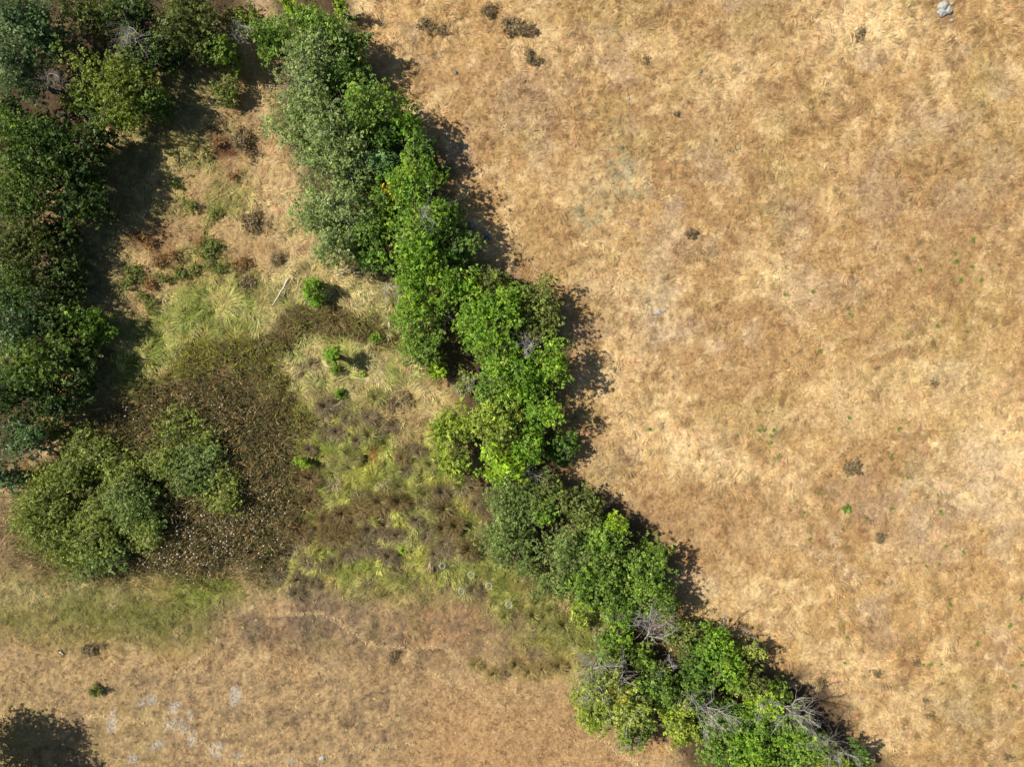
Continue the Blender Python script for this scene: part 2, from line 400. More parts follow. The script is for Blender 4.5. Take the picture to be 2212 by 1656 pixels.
# ------------------------------------------------------------------ the ground
step = 0.32
ax = np.concatenate([-np.geomspace(900, 48, 26), np.arange(-47.5, 47.6, step), np.geomspace(48, 900, 26)])
ay = np.concatenate([-np.geomspace(900, 38, 28), np.arange(-37.5, 37.6, step), np.geomspace(38, 900, 28)])
X, Y = np.meshgrid(ax, ay)
x, y = X.ravel(), Y.ravel()
nx, ny = len(ax), len(ay)
idx = np.arange(nx * ny).reshape(ny, nx)
quads = np.stack([idx[:-1, :-1], idx[:-1, 1:], idx[1:, 1:], idx[1:, :-1]], -1).reshape(-1, 4)
gc = sample(COL, x, y)
gc = gc * (0.95 - 0.5 * np.clip(sample(BUSHY, x, y), 0, 1))[:, None]  # ground under bushy growth painted darker, adding shade to gaps between clumps
me = np_mesh('ground', np.stack([x, y, ground_z(x, y)], 1), [quads], gc, smooth=True)
ground = tag(obj('ground', me, M_GROUND), kind='structure')

# ------------------------------------------------------------------ grass
def flow(x, y):
    return (fbm(x, y, 4.2, 301, 3) - 0.5) * 17.0 + (fbm(x, y, 1.5, 311, 2) - 0.5) * 4.0 + 0.6

def blades(bx, by, bz, ang, length, lift, width, colr, curl, r=rng, tip_lift=0.45):
    """lodged grass blades: root, bend, tip; three triangles each"""
    n = len(bx)
    a2 = ang + curl
    d1 = np.stack([np.cos(ang), np.sin(ang)], 1); d2 = np.stack([np.cos(a2), np.sin(a2)], 1)
    s1 = np.stack([-d1[:, 1], d1[:, 0]], 1) * (width * 0.5)[:, None]
    root = np.stack([bx, by], 1); mid = root + d1 * (length * 0.5)[:, None]; tip = mid + d2 * (length * 0.5)[:, None]
    V = np.zeros((n, 5, 3), dtype=np.float32)
    V[:, 0, :2] = root - s1 * 0.6; V[:, 1, :2] = root + s1 * 0.6
    V[:, 2, :2] = mid + s1; V[:, 3, :2] = mid - s1; V[:, 4, :2] = tip
    V[:, 0, 2] = V[:, 1, 2] = bz - 0.02
    V[:, 2, 2] = V[:, 3, 2] = bz + lift
    V[:, 2, 2] += width * 0.25
    V[:, 4, 2] = bz + lift * tip_lift + 0.01
    k = np.arange(n)[:, None] * 5
    q = k + np.array([[0, 3, 2, 1]]); t = k + np.array([[3, 4, 2]])
    C = np.repeat(colr[:, None, :], 5, 1).copy()
    C[:, 0:2] *= 0.92
    return V.reshape(-1, 3), q, t, C.reshape(-1, 3)

def bundles(nb, per, mask_fn, area, lscale=1.0, seed=1, wid=0.034, spread=0.35, tint=0.16):
    r = np.random.default_rng(seed)
    x0, x1, y0, y1 = area
    px = r.uniform(x0, x1, nb); py = r.uniform(y0, y1, nb)
    keep = r.random(nb) < mask_fn(px, py)
    px, py = px[keep], py[keep]; nb = len(px)
    L = sample(LEN, px, py) * lscale * r.uniform(0.6, 1.4, nb)
    c = sample(COL, px, py)
    tone = np.exp(r.normal(0, tint, nb))[:, None] * np.array([1, 1, 1]) * (1 + r.normal(0, 0.05, (nb, 3)))
    pale = np.clip((r.random(nb) < 0.05) + 0.8 * sstep(0.57, 0.68, fbm(px, py, 1.3, 341, 3)), 0, 1) * sample(FREE, px, py)
    c = c * tone
    lum = c.mean(1, keepdims=True)
    c = c * (1 - 0.5 * pale[:, None]) + 0.5 * pale[:, None] * (c * 0.75 + 0.85 * np.array((0.60, 0.46, 0.26)) * (0.5 + sample(LEN, px, py)[:, None] * 0.6))
    th = flow(px, py) + r.normal(0, 0.28, nb)
    cur = r.normal(0, 0.55, nb)
    i = np.repeat(np.arange(nb), per)
    n = len(i)
    fan = np.tile(np.linspace(-1, 1, per), nb)
    bx = px[i] + r.normal(0, 0.10, n) - np.sin(th[i]) * fan * 0.12 * (0.4 + L[i])
    by = py[i] + r.normal(0, 0.10, n) + np.cos(th[i]) * fan * 0.12 * (0.4 + L[i])
    ln = L[i] * r.uniform(0.6, 1.2, n)
    return blades(bx, by, ground_z(bx, by), th[i] + r.normal(0, spread, n) + fan * 0.25, ln, ln * r.uniform(0.10, 0.42, n),
                  wid * r.uniform(0.6, 1.4, n), c[i] * np.exp(r.normal(0, 0.10, n))[:, None], cur[i] + r.normal(0, 0.25, n), r)

AREA = (-45, 45, -35, 35)
def is_dry(px, py):
    c = sample(COL, px, py); f = sample(FREE, px, py)
    return ((c[:, 1] <= c[:, 0] * 0.80)) * f
def is_green(px, py):
    c = sample(COL, px, py); f = sample(FREE, px, py)
    return ((c[:, 1] > c[:, 0] * 0.80)) * np.maximum(f, 0.5)

def fuzz(nb, per, mask_fn, area, seed, wid=0.03):
    """short stubble: one slim triangle for each blade"""
    r = np.random.default_rng(seed)
    px = r.uniform(area[0], area[1], nb); py = r.uniform(area[2], area[3], nb)
    k = r.random(nb) < mask_fn(px, py); px, py = px[k], py[k]; nb = len(px)
    c = sample(COL, px, py) * np.exp(r.normal(-0.04, 1.0, (nb, 1)) * np.where(sample(LEN, px, py) < 0.33, 0.46, 0.28)[:, None])
    i = np.repeat(np.arange(nb), per); n = len(i)
    bx = px[i] + r.normal(0, 0.06, n); by = py[i] + r.normal(0, 0.06, n); bz = ground_z(bx, by)
    th = r.uniform(0, 6.283, nb)[i] + r.normal(0, 0.8, n); L = r.uniform(0.12, 0.34, n)
    w = wid * r.uniform(0.6, 1.5, n) * 0.5
    V = np.zeros((n, 3, 3))
    V[:, 0] = np.stack([bx + np.sin(th) * w, by - np.cos(th) * w, bz - 0.02], 1); V[:, 1] = np.stack([bx - np.sin(th) * w, by + np.cos(th) * w, bz - 0.02], 1)
    V[:, 2] = np.stack([bx + np.cos(th) * L, by + np.sin(th) * L, bz + L * r.uniform(0.25, 0.9, n)], 1)
    cc = c[i] * np.exp(r.normal(0, 0.14, (n, 1)))
    return V.reshape(-1, 3), np.arange(n * 3).reshape(-1, 3), np.repeat(cc, 3, 0)

def sweepy(px, py):
    return is_dry(px, py) * sstep(0.36, 0.60, fbm(px, py, 2.6, 331, 3) + 0.25 * (sample(LEN, px, py) - 0.5))
V, t, C = fuzz(72000, 5, is_dry, AREA, 14)
tag(obj('dry_stubble', np_mesh('dry_stubble', V, [t], C), M_BLADE), 'short golden-brown stubble between the swept straw of the field', 'grass', kind='stuff')
V, q, t, C = bundles(31000, 13, sweepy, AREA, seed=11, lscale=0.95, spread=0.2, tint=0.2, wid=0.026)
r = np.random.default_rng(15); bx, by, ba, bw = [], [], [], []
for pts, w in TRAILS:
    for (a0, b0), (a1, b1) in zip(pts[:-1], pts[1:]):
        L_ = math.hypot(a1 - a0, b1 - b0); n_ = int(L_ * (1.5 if a0 > 1100 else 1.0))
        f = r.random(n_); du = fbm(f * 9, f * 0 + a0, 1.0, 5, 2) * 14 - 7
        uu = a0 + (a1 - a0) * f + r.normal(0, w * 0.45, n_) + du; vv = b0 + (b1 - b0) * f + r.normal(0, w * 0.45, n_) - du * 0.5
        x_, y_ = P(uu, vv); bx.append(x_); by.append(y_); ba.append(r.uniform(0, 6.283, n_))
bx = np.concatenate(bx); by = np.concatenate(by); ba = np.concatenate(ba); n_ = len(bx)
Vt, qt, tt, Ct = blades(bx, by, ground_z(bx, by) + 0.02, ba, r.uniform(0.12, 0.3, n_), r.uniform(0.04, 0.10, n_), r.uniform(0.025, 0.05, n_), np.array((0.60, 0.445, 0.24)) * np.exp(r.normal(0, .18, (n_, 1))), r.normal(0, .3, n_), r)
off = len(V); V = np.concatenate([V, Vt]); q = np.concatenate([q, qt + off]); t = np.concatenate([t, tt + off]); C = np.concatenate([C, Ct])
tag(obj('dry_grass', np_mesh('dry_grass', V, [q, t], C), M_BLADE), 'tangled golden dry grass covering the open field and meadow', 'grass', kind='stuff')
V, q, t, C = bundles(100000, 12, is_green, AREA, seed=12, lscale=0.82, tint=0.36, spread=0.26, wid=0.027)
tag(obj('marsh_grass', np_mesh('marsh_grass', V, [q, t], C), M_BLADE), 'long swept yellow-green grass in the damp ground left of the hedgerow', 'grass', kind='stuff')

# rushes and cattails
def upright(nb, mask, area, seed, L, W, palette, lean=0.45, lift=0.75):
    r = np.random.default_rng(seed)
    px = r.uniform(area[0], area[1], nb); py = r.uniform(area[2], area[3], nb)
    k = r.random(nb) < sample(mask, px, py)
    px, py = px[k], py[k]; n = len(px)
    ln = L * r.uniform(0.6, 1.3, n)
    th = r.uniform(0, 6.283, n)
    pal = np.array(palette)[r.integers(0, len(palette), n)] * np.exp(r.normal(0, 0.25, n))[:, None]
    V, q, t, C = blades(px, py, ground_z(px, py), th, ln * lean * 2 * r.uniform(0.4, 1.2, n), ln * lift, W * r.uniform(0.6, 1.4, n), pal, r.normal(0, 0.5, n), r, tip_lift=r.uniform(0.8, 1.25, n))
    return V, q, t, C, px, py, ln

REEDMASK = poly([(215, 900), (340, 828), (480, 820), (580, 850), (640, 960), (648, 1130), (590, 1225), (380, 1245), (270, 1232), (150, 1228), (40, 1180), (40, 1100), (120, 990)], 18)
reed_area = (*(np.array((0, 680)) - CU) * S, (CV - 1270) * S, (CV - 800) * S)
V, q, t, C, px, py, ln = upright(46000, REEDMASK, reed_area, 21, 1.0, 0.032,
                                 [(0.11, 0.125, 0.045), (0.08, 0.10, 0.04), (0.13, 0.11, 0.06), (0.18, 0.14, 0.09), (0.42, 0.30, 0.16)], lean=0.3)
C = C * np.array((1.25, 1.2, 0.95))
reeds = tag(obj('cattail_bed', np_mesh('cattail_bed', V, [q, t], C), M_BLADE), 'dense dark bed of cattails dotted with pale seed heads', 'cattails', kind='stuff')
r = np.random.default_rng(22)
# seed heads: small tapered spindles on the standing stems
dens = sample(poly([(270, 1235), (330, 1130), (480, 1085), (620, 1060), (640, 1120), (560, 1215), (380, 1245)], 25), px, py) + 0.35 * sample(poly([(230, 890), (420, 840), (560, 900), (520, 960), (330, 930)], 25), px, py) + 0.07
pick = np.nonzero(r.random(len(px)) < dens * 0.055)[0]
hx = px[pick] + r.normal(0, 0.15, len(pick)); hy = py[pick] + r.normal(0, 0.15, len(pick)); hz = ground_z(hx, hy) + r.uniform(1.0, 1.45, len(pick))
ring = np.array([(0, 0, 0.11), (1, 0, 0), (0, 1, 0), (-1, 0, 0), (0, -1, 0), (0, 0, -0.11)])
sz = r.uniform(0.036, 0.06, len(pick))
HV = ring[None] * np.stack([sz, sz, np.ones(len(pick))], 1)[:, None, :]
HV = HV + np.stack([hx, hy, hz], 1)[:, None, :]
HV[:, 0, :2] += r.normal(0, 0.05, (len(pick), 2)); HV[:, 5, :2] -= r.normal(0, 0.04, (len(pick), 2))
fb = np.array([[0, 1, 2], [0, 2, 3], [0, 3, 4], [0, 4, 1], [5, 2, 1], [5, 3, 2], [5, 4, 3], [5, 1, 4]])
HF = (np.arange(len(pick))[:, None, None] * 6 + fb[None]).reshape(-1, 3)
hc = np.repeat(np.array([(0.75, 0.66, 0.56)]) * np.exp(r.normal(0, 0.25, (len(pick), 1))), 6, 0)
tag(obj('seed_heads', np_mesh('seed_heads', HV.reshape(-1, 3), [HF], hc), M_BLADE, parent=reeds), kind='stuff')

RUSHMASK = poly([(875, 725), (880, 750), (760, 735), (680, 712), (620, 742), (600, 800), (650, 900), (640, 950), (560, 830), (400, 800), (430, 755), (560, 715), (620, 685), (760, 685)], 5)
V, q, t, C, *_ = upright(26000, RUSHMASK, (*(np.array((380, 900)) - CU) * S, (CV - 960) * S, (CV - 670) * S), 31, 0.8, 0.045,
                         [(0.14, 0.10, 0.045), (0.18, 0.125, 0.06), (0.17, 0.17, 0.03), (0.24, 0.27, 0.035), (0.12, 0.09, 0.035)], lean=0.4, lift=0.5)
tag(obj('rush_bed', np_mesh('rush_bed', V, [q, t], C), M_BLADE), 'brown and olive rushes filling the wet channel between reed bed and hedgerow', 'rushes', kind='stuff')

# pebbles on the bare patches
pv, pf = [], []
r = np.random.default_rng(41)
oct_v = np.array([(1, 0, 0), (0.2, 0.9, 0.1), (-0.9, 0.15, 0), (0, -1, 0.1), (0.1, 0, 0.7), (0, 0, -0.5)])
oct_f = np.array([[0, 1, 4], [1, 2, 4], [2, 3, 4], [3, 0, 4], [1, 0, 5], [2, 1, 5], [3, 2, 5], [0, 3, 5]])
k = 0
for (u, v, a, b) in GRAVEL:
    for _ in range(int(a * b * 0.22)):
        uu, vv = u + r.normal(0, a * 0.5), v + r.normal(0, b * 0.5)
        x, y = P(uu, vv); s = r.uniform(0.02, 0.06)
        an = r.uniform(0, 6.28); ca, sa = math.cos(an), math.sin(an)
        vv_ = oct_v * s
        pv.append(np.stack([vv_[:, 0] * ca - vv_[:, 1] * sa + x, vv_[:, 0] * sa + vv_[:, 1] * ca + y, vv_[:, 2] + float(ground_z(x, y)) + 0.02], 1))
        pf.append(oct_f + k); k += 6
tag(obj('gravel', np_mesh('gravel', np.concatenate(pv), [np.concatenate(pf)]), M_PEBBLE), 'pale grey gravel on bare patches in the lower left stubble', 'gravel', kind='stuff')

# ------------------------------------------------------------------ woody plants
def tube(pts, radii, sides=5):
    """tapered tube through a list of points"""
    pts = np.asarray(pts, dtype=float); n = len(pts)
    tan = np.gradient(pts, axis=0); tan /= np.linalg.norm(tan, axis=1, keepdims=True) + 1e-9
    ref = np.where(np.abs(tan[:, 2:3]) > 0.8, np.array([[1.0, 0, 0]]), np.array([[0, 0, 1.0]]))
    s = np.cross(tan, ref); s /= np.linalg.norm(s, axis=1, keepdims=True) + 1e-9
    b = np.cross(tan, s)
    a = np.linspace(0, 2 * math.pi, sides, endpoint=False)
    V = pts[:, None] + (s[:, None] * np.cos(a)[None, :, None] + b[:, None] * np.sin(a)[None, :, None]) * np.asarray(radii)[:, None, None]
    i = np.arange(n - 1)[:, None] * sides; j = np.arange(sides)[None]; jn = (j + 1) % sides
    Q = np.stack([i + j, i + jn, i + sides + jn, i + sides + j], -1).reshape(-1, 4)
    return V.reshape(-1, 3), Q

class Tubes:
    def __init__(s): s.V = []; s.Q = []; s.n = 0
    def add(s, pts, radii, sides=5):
        v, q = tube(pts, radii, sides); s.V.append(v); s.Q.append(q + s.n); s.n += len(v)
    def mesh(s, name): return np_mesh(name, np.concatenate(s.V), [np.concatenate(s.Q)], smooth=True)

def wander(a, b, n, amp, r):
    t = np.linspace(0, 1, n)[:, None]
    p = np.asarray(a) * (1 - t) + np.asarray(b) * t
    L = np.linalg.norm(np.asarray(b) - np.asarray(a))
    off = np.cumsum(r.normal(0, amp * L / n, (n, 3)), 0); off -= off[-1] * t; off[0] = 0
    return p + off

# leaf colours (albedo), second colour for the odd leaf, leaf length, leaf density
KIND = {
    'grey':   ((0.160, 0.220, 0.075), (0.310, 0.365, 0.145), 0.150, 3.2),
    'bright': ((0.110, 0.220, 0.020), (0.270, 0.375, 0.040), 0.155, 3.0),
    'mid':    ((0.105, 0.190, 0.030), (0.245, 0.320, 0.055), 0.155, 3.1),
    'dark':   ((0.066, 0.135, 0.024), (0.145, 0.215, 0.042), 0.185, 3.1),
    'blue':   ((0.085, 0.165, 0.060), (0.220, 0.320, 0.130), 0.175, 3.6),
    'lime':   ((0.205, 0.330, 0.020), (0.350, 0.440, 0.040), 0.160, 3.6),
    'yg':     ((0.185, 0.255, 0.034), (0.340, 0.375, 0.065), 0.160, 3.4),
    'olive':  ((0.120, 0.155, 0.036), (0.225, 0.245, 0.066), 0.155, 3.9),
    'willow': ((0.112, 0.165, 0.042), (0.245, 0.300, 0.105), 0.140, 4.0),
    'marshw': ((0.140, 0.180, 0.036), (0.285, 0.310, 0.080), 0.135, 2.8),
    'scrub':  ((0.205, 0.155, 0.098), (0.290, 0.225, 0.140), 0.12, 3.4),
    'rust':   ((0.210, 0.120, 0.055), (0.300, 0.190, 0.090), 0.13, 3.6),
    'sparse': ((0.195, 0.250, 0.045), (0.350, 0.370, 0.085), 0.155, 2.6),
}
LEAVES = [0]
def crown_mesh(name, c, rx, ry, rz, kind, r, ang=0.0, low=-0.35, lai=None, spot=None, size=1.0, shade=1.0):
    base, alt, ll, dens = KIND[kind]
    base = np.array(base); alt = np.array(alt)
    if lai: dens = lai
    ll = ll * size * min(1.0, 0.45 + 0.35 * math.sqrt(rx * ry))
    rm = math.sqrt(rx * ry)
    nP = int(np.clip(14 + 13.0 * rx * ry, 14, 190))
    zc = r.uniform(low, 1, nP); az = r.uniform(0, 2 * math.pi, nP)
    h = np.sqrt(np.clip(1 - zc ** 2, 0, 1))
    d = np.stack([h * np.cos(az), h * np.sin(az), zc], 1)
    lobes = 0.82 + 0.26 * np.sin(az * r.integers(2, 4) + r.uniform(0, 6)) * r.uniform(0.4, 1) + r.normal(0, 0.13, nP)
    rad = np.clip(r.random(nP) ** 0.33, 0.3, 1) * lobes
    pr = np.clip(r.uniform(0.13, 0.27, nP) * rm, 0.14, 0.62)
    ca, sa = math.cos(ang), math.sin(ang)
    pc = d * np.array([rx, ry, rz]) * rad[:, None] * 0.95
    pc = np.stack([pc[:, 0] * ca - pc[:, 1] * sa, pc[:, 0] * sa + pc[:, 1] * ca, pc[:, 2]], 1)
    nL = int(dens * math.pi * rx * ry / (ll * ll * 0.34))
    nL = max(nL, 60)
    w = pr ** 2; w /= w.sum()
    per = 7
    nT = max(nL // per, 12); nL = nT * per
    kt = r.choice(nP, nT, p=w)
    o = r.normal(0, 1, (nT, 3)); o /= np.linalg.norm(o, axis=1, keepdims=True)
    rr = r.random(nT) ** 0.45
    tp = pc[kt] + o * (rr * pr[kt] * 1.6)[:, None] * np.array([1, 1, 0.8])
    st = r.random(nT) < 0.10
    tp[st] += r.normal(0, 0.22 * min(1, rm), (st.sum(), 3))
    tnrm = o * 0.55 + np.array([-0.1, 0, 0.7]) + r.normal(0, 0.35, (nT, 3))
    ti = np.repeat(np.arange(nT), per); k = kt[ti]
    pos = tp[ti] + r.normal(0, 0.42 * ll, (nL, 3)) * np.array([1, 1, 0.6])
    nrm = tnrm[ti] + r.normal(0, 0.38, (nL, 3))
    nrm /= np.linalg.norm(nrm, axis=1, keepdims=True)
    tn = np.cross(nrm, r.normal(0, 1, (nL, 3))); tn /= np.linalg.norm(tn, axis=1, keepdims=True) + 1e-9
    bn = np.cross(nrm, tn)
    a = ll * r.uniform(0.7, 1.3, nL)[:, None]
    b = a * (0.34 if kind not in ('willow', 'marshw') else 0.26)
    pos = pos + np.asarray(c)
    V = np.stack([pos - tn * a * 0.5, pos - bn * b - tn * a * 0.05, pos + tn * a * 0.5 - nrm * a * 0.12, pos + bn * b], 1).reshape(-1, 3)
    V[:, 2] = np.maximum(V[:, 2], 0.02)
    Q = np.arange(nL * 4).reshape(-1, 4)
    big = fbm(pos[:, 0] + 40 + c[2] * 3.1 + rx * 7, pos[:, 1] + 40 + pos[:, 2] * 0.5, 1.6, 411, 3)
    pmix = np.clip(r.normal(0.28, 0.3, nP), 0, 1)[k] * 0.35 + 0.35 * (r.random(nT) < 0.35)[ti] + 0.12 * (r.random(nL) < 0.3) + 0.9 * np.clip(big - 0.5, -0.25, 0.25)
    pmix = np.clip(pmix, 0, 1)
    C = base * (1 - pmix[:, None]) + alt * pmix[:, None]
    C = C * np.exp(r.normal(0, 0.10, (nL, 1))) * np.exp(r.normal(0, 0.22, nT))[ti][:, None] * np.exp(r.normal(0, 0.12, nP))[k][:, None]
    dusty = sstep(0.58, 0.68, fbm(pos[:, 0] + 90 + rx * 5, pos[:, 1] - 30, 1.1, 421, 3))[:, None] * 0.18
    C = C * (1 - dusty) + C.mean(1, keepdims=True) * np.array((1.15, 1.05, 0.6)) * dusty
    yl = r.random(nL) < 0.012
    C[yl] = np.array((0.34, 0.27, 0.05)) * r.uniform(0.7, 1.2, (yl.sum(), 1))
    if spot is not None:
        sp = np.linalg.norm(pos[:, :2] - np.array(spot[:2]), axis=1) < spot[2] * r.uniform(0.4, 1.2, nL)
        C[sp] = np.array((0.62, 0.42, 0.035)) * r.uniform(0.7, 1.2, (sp.sum(), 1))
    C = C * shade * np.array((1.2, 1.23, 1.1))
    LEAVES[0] += nL
    return np_mesh(name, V, [Q], np.repeat(C, 4, 0)), pc + np.asarray(c), pr

SEED = [1000]
def plant(name, cat, u, v, rpx, h, kind, label, rv=None, ang=0.0, twig=0, lai=None, spot=None, group=None, low=None, flat=None, trunk_r=None, size=1.0, shade=1.0):
    """a tree or bush whose crown is seen centred on (u, v) with radius rpx"""
    SEED[0] += 1
    r = np.random.default_rng(SEED[0])
    rr = rpx * S
    rz = flat if flat else h * 0.46
    zc = max(h - rz, rz * 0.6)
    if low is None: low = -0.95
    x, y = P(u, v, zc)
    gz = float(ground_z(x, y))
    k = 1 - zc / H
    rx = rr * k * 1.06; ry = (rv if rv else rpx) * S * k * 1.06
    root = obj(name, None, loc=(x, y, gz))
    tag(root, label, cat, group)
    sp = None
    if spot: 
        sx, sy = P(spot[0], spot[1], h - 0.3); sp = (sx - x, sy - y, spot[2] * S)
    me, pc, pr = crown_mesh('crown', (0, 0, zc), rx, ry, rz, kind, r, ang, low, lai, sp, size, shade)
    small = h < 1.6
    obj('foliage' if small else 'crown', me, M_LEAF, parent=root)
    T = Tubes()
    tr = trunk_r if trunk_r else 0.035 + 0.022 * h
    lean = r.normal(0, 0.06, 2) * h
    nst = 1 if h > 4.5 and name != 'willow_bush' else 3
    for s in range(nst):
        b0 = np.array([r.normal(0, 0.05) * (nst > 1), r.normal(0, 0.05) * (nst > 1), -0.12])
        top = np.array([lean[0] + r.normal(0, 0.25) * rx * (nst > 1), lean[1] + r.normal(0, 0.25) * ry * (nst > 1), zc + rz * 0.45])
        path = wander(b0, top, 7, 0.16, r)
        T.add(path, np.linspace(tr, tr * 0.25, 7) * np.array([1.3] + [1] * 6), 6)
        nb = max(4, int((6 + 1.3 * rx * ry) / nst)) if not small else 3
        for j in r.choice(len(pc), min(nb, len(pc)), replace=False):
            f = r.uniform(0.35, 0.95); a = path[min(int(f * 6), 5)]
            lim = wander(a, pc[j], 5, 0.2, r)
            T.add(lim, np.linspace(tr * 0.42, 0.012, 5), 4)
    for _ in range(twig):
        j = r.integers(len(pc)); out = pc[j] - np.array([0, 0, zc - rz * 0.2]); out /= np.linalg.norm(out) + 1e-6
        a = pc[j] - out * 0.3; b = pc[j] + (out + r.normal(0, 0.4, 3)) * (pr[j] * 1.35) + np.array([0, 0, 0.15])
        p_ = wander(a, b, 4, 0.25, r)
        T.add(p_, np.linspace(0.022, 0.006, 4), 3)
        for _k in range(2):
            e = p_[1 + _k] + r.normal(0, 0.35, 3) * pr[j] + np.array([0, 0, 0.1])
            T.add([p_[1 + _k], e], [0.012, 0.005], 3)
    obj('stem' if small else 'trunk', T.mesh('trunk'), M_DEAD if twig and kind in ('grey', 'sparse') else M_BARK, parent=root)
    return root

